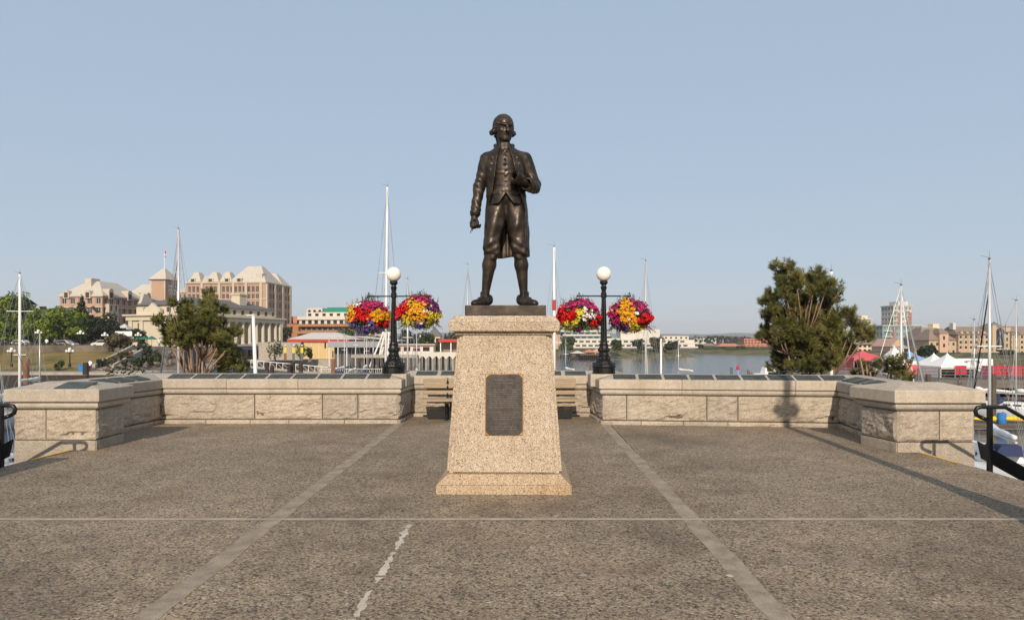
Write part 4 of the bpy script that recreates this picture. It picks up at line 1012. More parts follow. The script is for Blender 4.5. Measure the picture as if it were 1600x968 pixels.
# shore pines just beyond the parapet: long upright needle tufts on bare fanning trunks
M['needles'] = leafy('pine_needles', (.045,.052,.012), (.115,.118,.028), (.22,.195,.06), 1.6)
def pine(label, x, D, clumps, seed, base=None, dens=30, fan=()):
    """clumps: (px x, px y, px radius) outline of the needle masses as seen; each gets its own depth"""
    rg = random.Random(seed); X0 = px(x, D); zb = -3.1
    t = thing('shore_pine', label, 'tree', (X0, D, zb))
    tr = MB(); nd = MB(); s = D/FPX
    stems = []
    for k in range(6):
        a = rg.uniform(0, 6.28); lean = rg.uniform(.25, .8)
        e = Vector((math.cos(a)*lean*1.1, math.sin(a)*lean*.8, rg.uniform(3.7, 4.6))); p = [Vector((math.cos(a)*.12, math.sin(a)*.12, -.2)), Vector((e.x*.25, e.y*.25, e.z*.45)), Vector((e.x*.65, e.y*.65, e.z*.75)), e]
        stems.append(p); tr.tube(p, .055, 7, .022)
    for (ax_, ay_, bx_, by_) in fan:
        yy = rg.uniform(-.75,-.35); q = lambda X, Y, d: Vector((px(X, D+d)-X0, d, pz(Y, D+d)-zb)); tr.tube([q(ax_,590,yy*.5), q(ax_*.6+bx_*.4, 590*.55+by_*.45, yy*.8)+Vector((rg.gauss(0,.04),0,0)), q(bx_,by_,yy)], .034, 6, .014)
    nodes = [q for p in stems for i in range(3) for q in [p[i].lerp(p[i+1], f) for f in (.3,.6,1)] if q.z > 2.3]
    for (cx, cy, cr) in clumps:
        dy = rg.uniform(-1,1)*max(.1, 1.25-abs(px(cx, D)-X0)*.55); c = Vector((px(cx, D)-X0, dy, pz(cy, D)-zb)); r = cr*s
        c.x *= (D+dy)/D; c.z = (c.z+zb-EYE)*(D+dy)/D+EYE-zb
        best = min(nodes, key=lambda q: (q-c).length+max(0, q.z-c.z+.1)*3)
        midp = best.lerp(c, .55)+Vector((rg.gauss(0,.06), rg.gauss(0,.06), -.10)); tr.tube([best, midp, c], .02, 5, .009)
        nt = int(dens*(cr/14)**1.6)+4
        for i in range(nt):
            d = Vector((rg.gauss(0,1), rg.gauss(0,1), rg.gauss(0,.9))).normalized(); q = c+d*r*rg.uniform(.25,1)**.7
            ax = (d*.55+Vector((rg.gauss(0,.25), rg.gauss(0,.25), .75))).normalized()
            tr.bar(c.lerp(q, .35), q, .009, .006, 3)
            L = rg.uniform(.12,.2)
            for k in range(30):
                o = q+ax*(L*rg.uniform(-.5,.35)); w = Vector((rg.gauss(0,1), rg.gauss(0,1), rg.gauss(0,1))); w = (w-ax*w.dot(ax)).normalized()
                dd = (ax*.75+w*.75).normalized(); ln = rg.uniform(.08,.14); sd2 = dd.orthogonal().normalized()*.008
                nd.add([o-sd2, o+sd2, o+dd*ln], [(0,1,2)])
    tr.build('trunk', M['pinebark'], t, True); c = nd.build('crown', M['needles'], t)
    return t
rg = random.Random(2)
def scatter(poly_rows, r, seed):
    """fill rows (y, x0, x1) with clump centres"""
    g = random.Random(seed); out = []
    for y, a, b in poly_rows:
        n = max(1, int((b-a)/(r*.63)))
        for k in range(n): out.append((a+(b-a)*(k+.5)/n+g.uniform(-4,4), y+g.uniform(-5,5), r*g.uniform(.75,1.2)))
    return out
left_rows = [(458,300,312),(472,288,324),(488,276,342),(503,266,352),(518,264,366),(532,262,374),(546,270,374),(560,316,372),(574,330,376),(498,284,292),(484,316,336)]
pine('bushy shore pine with bare fanning trunks behind the left parapet', 315, 19.2, [c for c in scatter(left_rows, 11, 3) if not (272 < c[0] < 345 and c[1] > 541)], 21, fan=((290,0,268,540),(300,0,275,520),(304,0,292,500),(308,0,303,490),(312,0,318,505),(314,0,330,515),(316,0,345,530),(318,0,366,538),(322,0,352,548),(288,0,286,530)))
right_rows = [(418,1226,1248),(430,1220,1258),(444,1214,1282),(458,1208,1298),(472,1203,1306),(486,1198,1312),(500,1200,1318),(514,1204,1322),(528,1206,1330),(542,1214,1332),(556,1218,1318),(570,1220,1300),(432,1284,1292),(448,1290,1304),(524,1186,1202),(492,1330,1342),(508,1328,1346),(522,1340,1356)]
pine('tall dense shore pine behind the right parapet', 1262, 19.0, scatter(right_rows, 11.5, 4), 22, dens=38)
pine('low young pine at the right end of the parapet', 1378, 18.6, scatter([(562,1366,1392),(574,1362,1396),(584,1360,1400)], 9, 5), 23)
shrub('dark green shrub between the left corner pier and the pine', 210, 19.5, 620, 540, 70, M['lf_dark'], 31, 900, .06, zb=-3.1)
shrub('low brownish shrub in front of the left corner shrubs', 186, 20.5, 620, 556, 60, M['lf_brown'], 32, 800, .05, zb=-3.1)
shrub('low green shrub right of the left shore pine', 386, 20.2, 640, 558, 46, M['lf_mid'], 33, 600, .05, zb=-3.1)
# trees along the left street
TS = [('bright green maple at the left edge of the photo', 20, 138, 540, 452, 74, 'lf_bright', 3200, False), ('round bright green tree right of the left mast', 58, 134, 540, 478, 56, 'lf_bright', 2400, False),
      ('bright yellow green tree before the left hotel wing', 100, 130, 540, 474, 66, 'lf_bright', 3200, False), ('dark pointed conifer rising before the left hotel wing', 128, 142, 540, 462, 42, 'lf_dark', 2600, True),
      ('dark round tree right of the pointed conifer', 156, 140, 540, 487, 58, 'lf_dark', 2600, False), ('small dark tree beside the white sign boards', 186, 136, 544, 505, 30, 'lf_dark', 1200, False),
      ('dark tree at the far left behind the bright maple', 36, 150, 540, 455, 50, 'lf_mid', 2200, False), ('low yellow tree under the bright maple', 14, 127, 540, 505, 36, 'lf_bright', 1200, False),
      ('bushy brown green tree at the top of the rocky bank', 184, 121, 556, 522, 44, 'lf_brown', 1700, False), ('small tree left of the white columned terminal', 217, 135, 545, 512, 26, 'lf_mid', 900, False)]
for i, (lb, x, D, yb, yt, w, mt_, cnt, con) in enumerate(TS): tree(lb, x, D, yb, yt, w, M[mt_], 40+i, cnt, .28, con, group='trees along the left street', zb=.1, name='conifer' if con else 'leafy_tree')
for i, (lb, x, D, yb, yt, w, mt_, cnt) in enumerate([('dark tree filling the gap right of the tall hotel', 446, 230, 540, 508, 24, 'lf_dark', 700), ('green tree right of the orange terraces', 548, 215, 548, 510, 50, 'lf_mid', 1500), ('pale green tree behind the grey ferry terminal', 588, 210, 548, 518, 44, 'lf_bright', 1300),
      ('dark tall poplar tree right of the left lamp post', 640, 205, 552, 508, 36, 'lf_dark', 1500), ('dark willow between lamp post and turret house', 664, 215, 552, 520, 40, 'lf_mid', 1300), ('green tree between turret house and pedestal', 706, 210, 552, 519, 60, 'lf_mid', 1800),
      ('wide dark tree hidden partly by the pedestal', 740, 214, 552, 517, 60, 'lf_dark', 1500), ('green tree left of the white terraced hotel', 884, 238, 556, 526, 34, 'lf_mid', 1200), ('round dark tree in front of the white terraced hotel', 964, 246, 552, 530, 22, 'lf_mid', 900),
      ('dark purple leaved tree at the right end of the white hotel', 1000, 258, 552, 530, 26, 'lf_dark', 900), ('brown leaved tree on the headland behind thin masts', 1026, 262, 552, 527, 28, 'lf_brown', 1000), ('dark low tree near the tip of the headland', 1050, 266, 554, 534, 26, 'lf_dark', 900),
      ('dark tree left of the red roofed far houses', 1094, 345, 552, 540, 16, 'lf_dark', 500), ('green tree before the red roofed far houses', 1128, 335, 553, 543, 14, 'lf_mid', 450), ('bushy tree between the far houses and gables', 1158, 325, 554, 542, 18, 'lf_mid', 500), ('low green tree before the small red gables', 1188, 318, 555, 545, 16, 'lf_bright', 450), ('dark tree at the end of the far shore', 1214, 310, 555, 541, 18, 'lf_dark', 500),
      ('dark tree before the stone hotel on the right shore', 1452, 176, 566, 540, 30, 'lf_dark', 1000), ('bright shrub like tree left of the stone hotel', 1440, 180, 566, 546, 20, 'lf_mid', 700), ('tree beside the glazed hotel entrance', 1574, 185, 562, 548, 22, 'lf_mid', 700)]):
    tree(lb, x, D, yb, yt, w, M[mt_], 70+i, cnt, .42, False, group='trees along the far shores', zb=(-3.3 if 500 < x < 800 else -2.7))
# woods far away that read as one mass
def wood(x0, x1, D0, D1, h0, h1, cnt, seed, mat):
    rg = random.Random(seed); m = MB()
    for i in range(cnt):
        D = rg.uniform(D0, D1); X = px(rg.uniform(x0, x1), D); h = rg.uniform(h0, h1)*(1+.5*noise.noise(Vector((X*.02, D*.02, 0)))); r = h*rg.uniform(.3,.5)
        for k in range(26):
            d = Vector((rg.gauss(0,1), rg.gauss(0,1), rg.gauss(0,1))).normalized(); p = Vector((X+d.x*r, D+d.y*r, -2+h*.55+d.z*h*.5)); n = (d+Vector((rg.gauss(0,.5),rg.gauss(0,.5),.4))).normalized(); u = n.orthogonal().normalized()*r*.38; w = n.cross(u)*.8
            m.quad(p-u, p-w, p+u, p+w)
    o = m.build('distant_wood', mat); tag(o, 'mass of dark trees along the far shore under the hills', 'woods', kind='stuff'); return o
wood(1000, 1480, 520, 800, 4, 6.2, 170, 3, M['lf_dark'])
wood(700, 1060, 330, 480, 3.2, 5, 120, 4, M['lf_mid'])['label'] = 'mass of mid green trees behind the headland'
wood(1040, 1300, 900, 1400, 5, 8, 170, 6, M['lf_dark'])['label'] = 'farthest dark tree belt under the pale hills'
wood(-60, 130, 190, 330, 10, 15, 60, 5, M['lf_mid'])['label'] = 'mass of trees far behind the left street'
# ------------------------------------------------------------------ buildings
def bm(name, c, var=.12, scale=.5, rough=.85): M[name] = plain(name, c, rough, 0, var, scale); return M[name]
bm('peach_brick', (.42,.27,.19)); bm('cream_stone', (.50,.41,.31)); bm('pale_roof', (.50,.45,.375), .14, .9); bm('terminal_stone', (.56,.49,.37), .08); bm('slate', (.13,.12,.12)); bm('orange_brick', (.36,.16,.075))
bm('white_concrete', (.58,.54,.47), .06); bm('green_roof', (.02,.21,.14)); bm('yellow_wall', (.56,.41,.19), .06); bm('red_trim', (.46,.05,.04)); bm('white_roof', (.52,.50,.48), .05); bm('grey_steel', (.30,.31,.32)); bm('aqua_glass', (.16,.24,.23), .3, .3, .2)
bm('glass_tower', (.28,.33,.34), .2, .3, .4); bm('tower_brick', (.33,.15,.10)); bm('hotel_stone', (.47,.36,.245), .08); bm('brown_roof', (.24,.18,.14)); bm('red_tile', (.50,.20,.13)); bm('pink_wall', (.55,.36,.26)); bm('cream_wall', (.66,.55,.38), .06); bm('tent', (.80,.77,.72), .04)
bm('banner_red', (.50,.02,.045), .3, 1.0); bm('banner_plum', (.20,.015,.08), .3, 1.0); bm('tent_red', (.62,.10,.12)); bm('tent_blue', (.18,.36,.62)); bm('umbrella_green', (.02,.13,.07)); bm('bin_blue', (.03,.17,.45)); bm('hull_white', (.74,.74,.73), .04, .5, .35); bm('canvas_blue', (.02,.03,.09)); bm('yellow_bag', (.75,.50,.03)); bm('rust', (.22,.09,.04))
WIN = {}
def win_mesh(w, h, mat):
    k = (round(w,2), round(h,2), mat.name)
    if k not in WIN:
        m = MB(); m.box(-w/2, w/2, 0, .06, 0, h); WIN[k] = m.mesh('window', mat)
    return WIN[k]
FRM = {}
def frame_mesh(w, h, mat):
    k = (round(w,2), round(h,2), mat.name)
    if k not in FRM:
        m = MB(); t = max(.06, w*.07); m.box(-w/2, -w/2+t, -.06, -.002, 0, h); m.box(w/2-t, w/2, -.06, -.002, 0, h); m.box(-w/2+t, w/2-t, -.06, -.002, 0, t); m.box(-w/2+t, w/2-t, -.06, -.002, h-t, h); m.box(-t*.4, t*.4, -.05, -.003, t, h-t)
        FRM[k] = m.mesh('frame', mat)
    return FRM[k]
class Bld:
    def __init__(s, name, label, x, D, z, rz=0.0, cat='building', group=None):
        s.t = thing(name, label, cat, (x, D, z), rz, group); s.nw = 0
    def wall(s, m, O, u, L, H, rects, depth, inn):
        """one wall face with openings; O bottom corner, u along, inn inward"""
        us = sorted({0, L, *[r[0] for r in rects], *[r[1] for r in rects]}); zs = sorted({0, H, *[r[2] for r in rects], *[r[3] for r in rects]})
        P = lambda a, z, d=0: tuple(O+u*a+Vector((0,0,z))+inn*d)
        hole = lambda a, z: any(r[0] < a < r[1] and r[2] < z < r[3] for r in rects)
        # merge cells along u where possible
        for j in range(len(zs)-1):
            zc = (zs[j]+zs[j+1])/2; st = None
            for i in range(len(us)-1):
                if hole((us[i]+us[i+1])/2, zc):
                    if st is not None: m.quad(P(st,zs[j]), P(us[i],zs[j]), P(us[i],zs[j+1]), P(st,zs[j+1])); st = None
                elif st is None: st = us[i]
            if st is not None: m.quad(P(st,zs[j]), P(L,zs[j]), P(L,zs[j+1]), P(st,zs[j+1]))
        for a, b, c, d in rects:
            m.quad(P(a,c), P(a,c,depth), P(a,d,depth), P(a,d)); m.quad(P(b,c,depth), P(b,c), P(b,d), P(b,d,depth)); m.quad(P(a,c,depth), P(a,c), P(b,c), P(b,c,depth)); m.quad(P(a,d), P(a,d,depth), P(b,d,depth), P(b,d))
    def mass(s, x0, x1, y0, y1, z0, z1, mat, front=None, right=None, left=None, glass=None, frame=None, depth=.35):
        """front etc = list of opening rects (u0,u1,z0,z1) relative to that wall's left bottom corner as seen from outside"""
        m = MB(); g = glass or M['glass']; V = Vector
        faces = [(V((x0,y0,z0)), V((1,0,0)), x1-x0, front, V((0,1,0)), 0.0), (V((x1,y0,z0)), V((0,1,0)), y1-y0, right, V((-1,0,0)), math.pi/2), (V((x0,y1,z0)), V((0,-1,0)), y1-y0, left, V((1,0,0)), -math.pi/2), (V((x1,y1,z0)), V((-1,0,0)), x1-x0, None, V((0,-1,0)), math.pi)]
        for O, u, L, rects, inn, rot in faces:
            rects = rects or []; s.wall(m, O, u, L, z1-z0, rects, depth, inn)
            for a, b, c, d in rects:
                p = O+u*((a+b)/2)+V((0,0,c))+inn*(depth-.02); o = link('window', win_mesh(b-a, d-c, g), s.t, p, rot); s.nw += 1
                if frame: link('frame', frame_mesh(b-a, d-c, frame), o, (0,0,0))
        m.quad((x0,y0,z1),(x1,y0,z1),(x1,y1,z1),(x0,y1,z1))
        return m.build('wall', mat, s.t)
    def box(s, name, mat, *b): return MB().box(*b).build(name, mat, s.t)
    def hip(s, x0, x1, y0, y1, z0, z1, ix, iy, mat, over=.4, name='roof'):
        return MB().frustum((x0-over,x1+over,y0-over,y1+over,z0), (x0+ix,x1-ix,y0+iy,y1-iy,z1)).build(name, mat, s.t)
def grid(L, H, n, fl, ww, wh, sill=.9, m0=None, skip=()):
    m0 = L/n*.5 if m0 is None else m0; out = []; p = (L-2*m0)/max(1, n-1) if n > 1 else 0; fh = H/fl
    for j in range(fl):
        for i in range(n):
            if (i, j) in skip: continue
            c = m0+p*i if n > 1 else L/2; out.append((c-ww/2, c+ww/2, j*fh+sill, min(j*fh+sill+wh, H-.12)))
    return out
# ---- the big hotel with pale mansard roofs behind the left street
def hotel():
    rz = R(-5); D = 255
    b = Bld('grand_hotel', 'large peach hotel with pale mansard roofs and a square sign tower', px(160, D), D, 0, rz)
    P, C_, RF = M['peach_brick'], M['cream_stone'], M['pale_roof']; w = M['white_concrete']
    # left wing: corner at the local origin, front to the left, long flank going back
    h = 17.6
    b.mass(-17, 0, 0, 36, 0, h, P, grid(17, h, 5, 5, 1.9, 2.3, .8), grid(36, h, 10, 5, 2.2, 2.4, .8), frame=w)
    b.hip(-17, 0, 0, 24, h+.52, 24.0, 6.2, 7.0, RF); b.box('cornice', C_, -17.5, .5, -.5, 36.4, h, h+.5)
    b.box('string_course', C_, -17.2, .25, -.25, 36.2, h-4.0, h-3.6)
    b.box('roof_block', RF, -10, -7.4, 4, 9, 20, 24.9)
    b.hip(-17, 0, 24.5, 36, h+.52, 21.2, 5, 4, RF)
    for x in (-14, -5.5):                      # arched dormers
        m = MB(); m.box(x-1.2, x+1.2, -.62, 2.0, h-.6, h+1.6); m.build('dormer', C_, b.t)
        q = [(x+1.0*math.cos(a), h+1.5+1.0*math.sin(a)) for a in [math.pi*k/8 for k in range(9)]]
        m = MB(); m.add([(u, yy, z) for yy in (-.62, 1.5) for u, z in q], [tuple(range(8,-1,-1)), tuple(range(9,18))]+[(i, i+1, 10+i, 9+i) for i in range(8)]); m.build('dormer_arch', C_, b.t); link('window', win_mesh(1.4, 1.9, M['glass']), b.t, (x, -.70, h-.3))
    for y in (4, 15, 27):
        b.box('dormer', C_, -2, .75, y-1.3, y+1.3, h-.6, h+2.2); o = link('window', win_mesh(1.6, 2.0, M['glass']), b.t, (.80, y, h-.2), math.pi/2)
        m = MB(); q = [(y+1.3*math.cos(a), h+2.2+1.1*math.sin(a)) for a in [math.pi*k/8 for k in range(9)]]; m.add([(xx, u, z) for xx in (.75, -2.2) for u, z in q], [tuple(range(9)), tuple(range(17,8,-1))]+[(i+1, i, 9+i, 10+i) for i in range(8)]); m.build('dormer_arch', C_, b.t)
    # projecting bays of the flank
    b.mass(.02, 1.6, 1.5, 7.0, 0, h-2.6, C_, None, grid(5.5, h-2.6, 2, 4, 1.5, 2.2, 1.0), frame=w); b.mass(.02, 1.8, 20, 29, 0, h-1.6, C_, None, grid(9, h-1.6, 3, 5, 1.6, 2.2, .9), frame=w)
    b.hip(.02, 1.8, 20, 29, h-1.6, h+2.6, .8, 3.4, RF, .3)
    # sign tower
    tx, ty = -4.5, 36.2; tw, td, th = 6.6, 9.5, 27.0
    b.mass(tx, tx+tw, ty, ty+td, 0, th, P, [], [(2.0,3.6,16.0,19.2),(5.6,7.2,16.0,19.2),(2.0,3.6,11.5,14.5),(5.6,7.2,11.5,14.5),(2,3.6,7,10),(5.6,7.2,7,10)], frame=None)
    b.hip(tx, tx+tw, ty, ty+td, th+.3, 32.2, 2.7, 4.2, RF, .7); b.box('cornice', M['slate'], tx-.7, tx+tw+.7, ty-.7, ty+td+.7, th, th+.29)
    for x in (tx, tx+tw-.5): b.box('corner_strip', C_, x-.06, x+.56, ty-.08, ty-.001, 0, th-.01)
    b.box('sign_panel', M['slate'], tx+tw+.001, tx+tw+.25, ty+2.2, ty+td-.9, 20.4, 25.6)
    for k, s_ in enumerate(('HOTEL', 'GRAND', 'PACIFIC')):
        cu = bpy.data.curves.new('sign', 'FONT'); cu.body = s_; cu.size = 1.75; cu.align_x = 'CENTER'; cu.extrude = .03; o = bpy.data.objects.new('tmp', cu)
        me = bpy.data.meshes.new_from_object(o); bpy.data.objects.remove(o); me.materials.clear(); me.materials.append(M['white']); o = link('sign_lettering', me, b.t, (tx+tw+.30, ty+td/2+.65, 23.9-1.6*k)); o.rotation_euler = (R(90), 0, R(90)); o.scale = (1.0 if k < 2 else .82, 1, 1)
    MB().bar((tx+tw/2, ty+td/2, 32), (tx+tw/2, ty+td/2, 40.5), .13, .07).build('flagpole', M['white'], b.t)
    for z0, z1, mt_ in ((39.0,40.3,'red_trim'),(37.6,38.2,'red_trim'),(38.2,39.0,'white')):
        m = MB(); q = [(tx+tw/2+.1+.10*k, ty+td/2-.25*math.sin(k*1.3), z0-.12*k) for k in range(6)]; m.add(q+[(x, y, z+z1-z0) for x, y, z in q], [(k, k+1, 7+k, 6+k) for k in range(5)]); m.build('flag', M[mt_], b.t)
    # middle wing
    b.mass(2.2, 19, 44, 60, 0, 22.0, P, grid(16.8, 22, 6, 6, 1.5, 2.0, 1.0), None, frame=w); b.hip(2.2, 19, 44, 60, 22.02, 25.6, 3, 5, RF)
    # hipped block between wing and tower
    b.mass(-15, -4.6, 38, 52, 0, 21.5, C_, grid(10.4, 21.5, 3, 6, 1.5, 1.8, 1.0)); b.hip(-15, -4.6, 38, 52, 21.55, 25.6, 3, 4, RF)
    # right block
    x0, x1, y0, y1, h = 19.1, 52.5, 23, 47, 24.2
    ops = []
    for c, n in ((3.2,3),(10.6,3),(17.5,3),(22.6,3),(28.2,3)):
        for q in range(n):
            for j in range(7): ops.append((c+(q-1)*1.75-.62, c+(q-1)*1.75+.62, 2.0+3.1*j, 4.4+3.1*j))
    b.mass(x0, x1, y0, y1, 0, h, P, ops, grid(24, h, 8, 7, 1.6, 2.2, .7), frame=w)
    b.box('cornice', C_, x0-.4, x1+.5, y0-.5, y1+.5, h, h+.5); b.box('string_course', C_, x0-.1, x1+.25, y0-.25, y1, h-6.6, h-6.2)
    for c in (6.9, 14.2, 20.1, 25.4, 31.6): b.box('pilaster', C_, x0+c-.5, x0+c+.5, y0-.45, y0-.001, 0, h-.02)
    for y in (y0+.1, y0+7.5, y0+15, y0+22.5): b.box('pilaster', C_, x1+.001, x1+.7, y, y+1.4, 0, h-.02)
    b.hip(x0, x1-15, y0, y1, h+.52, h+3.6, 2.0, 5, RF, .2); b.hip(x1-15, x1, y0, y0+15, h+.52, h+7.4, 4.6, 6.2, RF, .25); b.hip(x1-11, x1, y0+15.4, y1, h+.52, h+5.6, 4, 3.4, RF, .2)
    for c in (1.5, 9.0, 14.5): b.hip(x0+c, x0+c+5, y0-.3, y0+5, h+.6, h+4.6, 1.6, 1.2, RF, .1, 'roof_bay')
    b.box('roof_block', RF, x1-4.4, x1-1.8, y0+1, y0+4, h+1, h+4.0)
    for c in (3.2, 10.6, 17.5, 22.6): m = b.box('dormer', C_, x0+c-1.1, x0+c+1.1, y0-.6, y0+2, h+.51, h+2.0); link('window', win_mesh(1.4, 1.1, M['glass']), b.t, (x0+c, y0-.66, h+.7))
    return b
hotel()
# ---- white columned terminal
def terminal():
    b = Bld('columned_terminal', 'cream stone terminal building with a long row of columns and attic windows', -73.5, 150, -3.1, R(-17.6)); S = M['terminal_stone']
    L = 35.0; z1 = 9.0
    ops = [(a, a+1.6, 4.6, 8.4) for a in (2.4, 9.5)]+[(a, a+1.7, .4, 3.0) for a in (2.4, 9.5)]
    ops2 = []
    for k in range(12): ops2.append((2.8+2.55*k, 2.8+2.55*k+1.35, 4.2, 8.6)); ops2.append((2.8+2.55*k, 2.8+2.55*k+1.35, .4, 2.8))
    b.mass(-13.5, 0, 0, L, 0, z1, S, ops, ops2, depth=.6)
    b.box('entablature', S, -14.0, 1.55, -.5, L+.5, z1, z1+1.0); b.box('cornice', S, -14.5, 2.1, -1.0, L+1.0, z1+1.0, z1+1.35)
    b.box('plinth_band', S, -13.8, 1.6, -.3, L+.3, 3.1, 3.6)
    att = [(2.0+3.0*k, 3.2+3.0*k, .5, 1.6) for k in range(11)]
    b.mass(-12.5, -.3, 1.0, L-1.0, z1+1.36, z1+3.4, S, [(2,3.3,.5,1.6),(8.5,9.8,.5,1.6)], att, depth=.3)
    b.hip(-12.5, -.3, 1.0, L-1, z1+3.41, z1+5.6, 5.2, 7, M['slate'], .6); b.box('chimney', S, -5.0, -2.4, 23, 25.6, z1+4, z1+7.0); b.box('chimney_cap', S, -5.3, -2.1, 22.7, 25.9, z1+7.0, z1+7.3)
    m = MB(); m.lathe([(.62,0),(.62,.25),(.5,.3),(.48,.35),(.40,4.9),(.5,5.0),(.56,5.12),(.56,5.35)], 12); cm = m.mesh('column', S, False)
    for k in range(13): link('column', cm, b.t, (.95, 2.15+2.55*k, 3.62))
    for y in (-.1, L-.9): b.box('end_pier', S, .002, 1.5, y, y+1.0, 3.61, z1-.002)
    for x in (-12.9, -.9, -9.8, -4.2): b.box('pilaster', S, x-.5, x+.5, -.35, -.002, 3.61, z1-.002)
    m = MB(); m.add([(-9.2,-.3,z1+1.36),(-4.4,-.3,z1+1.36),(-4.6,-.3,z1+2.6),(-6.0,-.3,z1+3.2),(-6.8,-.3,z1+3.9),(-7.6,-.3,z1+3.2),(-9.0,-.3,z1+2.6)]+[(-9.2,.5,z1+1.36),(-4.4,.5,z1+1.36),(-4.6,.5,z1+2.6),(-6.0,.5,z1+3.2),(-6.8,.5,z1+3.9),(-7.6,.5,z1+3.2),(-9.0,.5,z1+2.6)], [tuple(range(7)), tuple(range(13,6,-1))]+[(i,7+i,7+(i+1)%7,(i+1)%7) for i in range(7)]); m.build('scroll_gable', S, b.t)
    # dark awning on the quay side
    m = MB(); m.add([(1.6,14,2.9),(1.6,L+3,2.9),(5.0,L+3,2.3),(5.0,14,2.3)]+[(1.6,14,2.75),(1.6,L+3,2.75),(5.0,L+3,2.15),(5.0,14,2.15)], [(3,2,1,0),(4,5,6,7),(0,1,5,4),(1,2,6,5),(2,3,7,6),(3,0,4,7)]); m.build('awning', M['canvas_blue'], b.t)
    for k in range(6): MB().bar((4.7, 15+4.2*k, 0), (4.7, 15+4.2*k, 2.2), .07).build('awning_post', M['slate'], b.t)
    return b
terminal()
# ---- stepped blocks right of the tall hotel
def terraces():
    D = 285; b = Bld('terraced_block', 'orange brown terraced block with long balcony bands', px(443, D), D, -1, R(-8)); w = 30
    for k, z in enumerate((0, 3.0, 6.0)):
        b.mass(.4+.5*k, w, 1.2+1.0*k, 14, z, z+2.9, M['brown_roof'], grid(w-.5-.5*k, 2.9, 12, 1, 1.7, 1.6, .6)); b.box('balcony_band', M['orange_brick'], -.2+.5*k, w+.4, -.6+1.0*k, 1.18+1.0*k, z+2.0, z+3.1)
        b.box('end_pier', M['orange_brick'], 3.5, 6.0, -.9+1.0*k, 1.17+1.0*k, z-.3, z+1.99)
    b2 = Bld('white_terrace_block', 'stepped white apartment block above the orange terraces', px(450, 300), 300, 7.2, R(-8)); b2.mass(0, 26, 0, 12, 0, 4.2, M['white_concrete'], grid(26, 4.2, 9, 1, 1.7, 1.9, 1.2)); b2.mass(7, 27, 3, 13, 4.21, 6.4, M['white_concrete'], grid(20, 2.2, 6, 1, 1.6, 1.2, .5)); b2.box('parapet_band', M['white_concrete'], -.5, 26.5, -.7, -.002, 3.0, 4.4); b2.box('brick_panel', M['red_tile'], 2.6, 4.6, -.9, -.71, 1.5, 4.6)
    b3 = Bld('green_roofed_hotel', 'brick hotel with a green metal roof behind the left basket', px(478, 330), 330, 0, R(-8))
    b3.mass(8, 38, 0, 14, 0, 14.2, M['pink_wall'], grid(30, 14.2, 10, 5, 2.0, 1.5, .9)); 
    for k in range(5): b3.box('balcony_band', M['white_concrete'], 9.4, 38, -.8, -.002, 2.84*k+.0, 2.84*k+.85)
    b3.hip(8, 38, 0, 14, 14.22, 17.2, 1.6, 3.5, M['green_roof'], .6); b3.mass(0, 7.9, 1, 12, 0, 16.8, M['white_concrete'], grid(7.9, 16.8, 3, 5, 1.3, 1.3, 1.2)); b3.box('brick_stack', M['tower_brick'], 5.0, 8.2, -.6, .9, 8, 15); b3.box('penthouse', M['white_concrete'], 20, 38, 4, 12, 16.6, 18.2)
terraces()
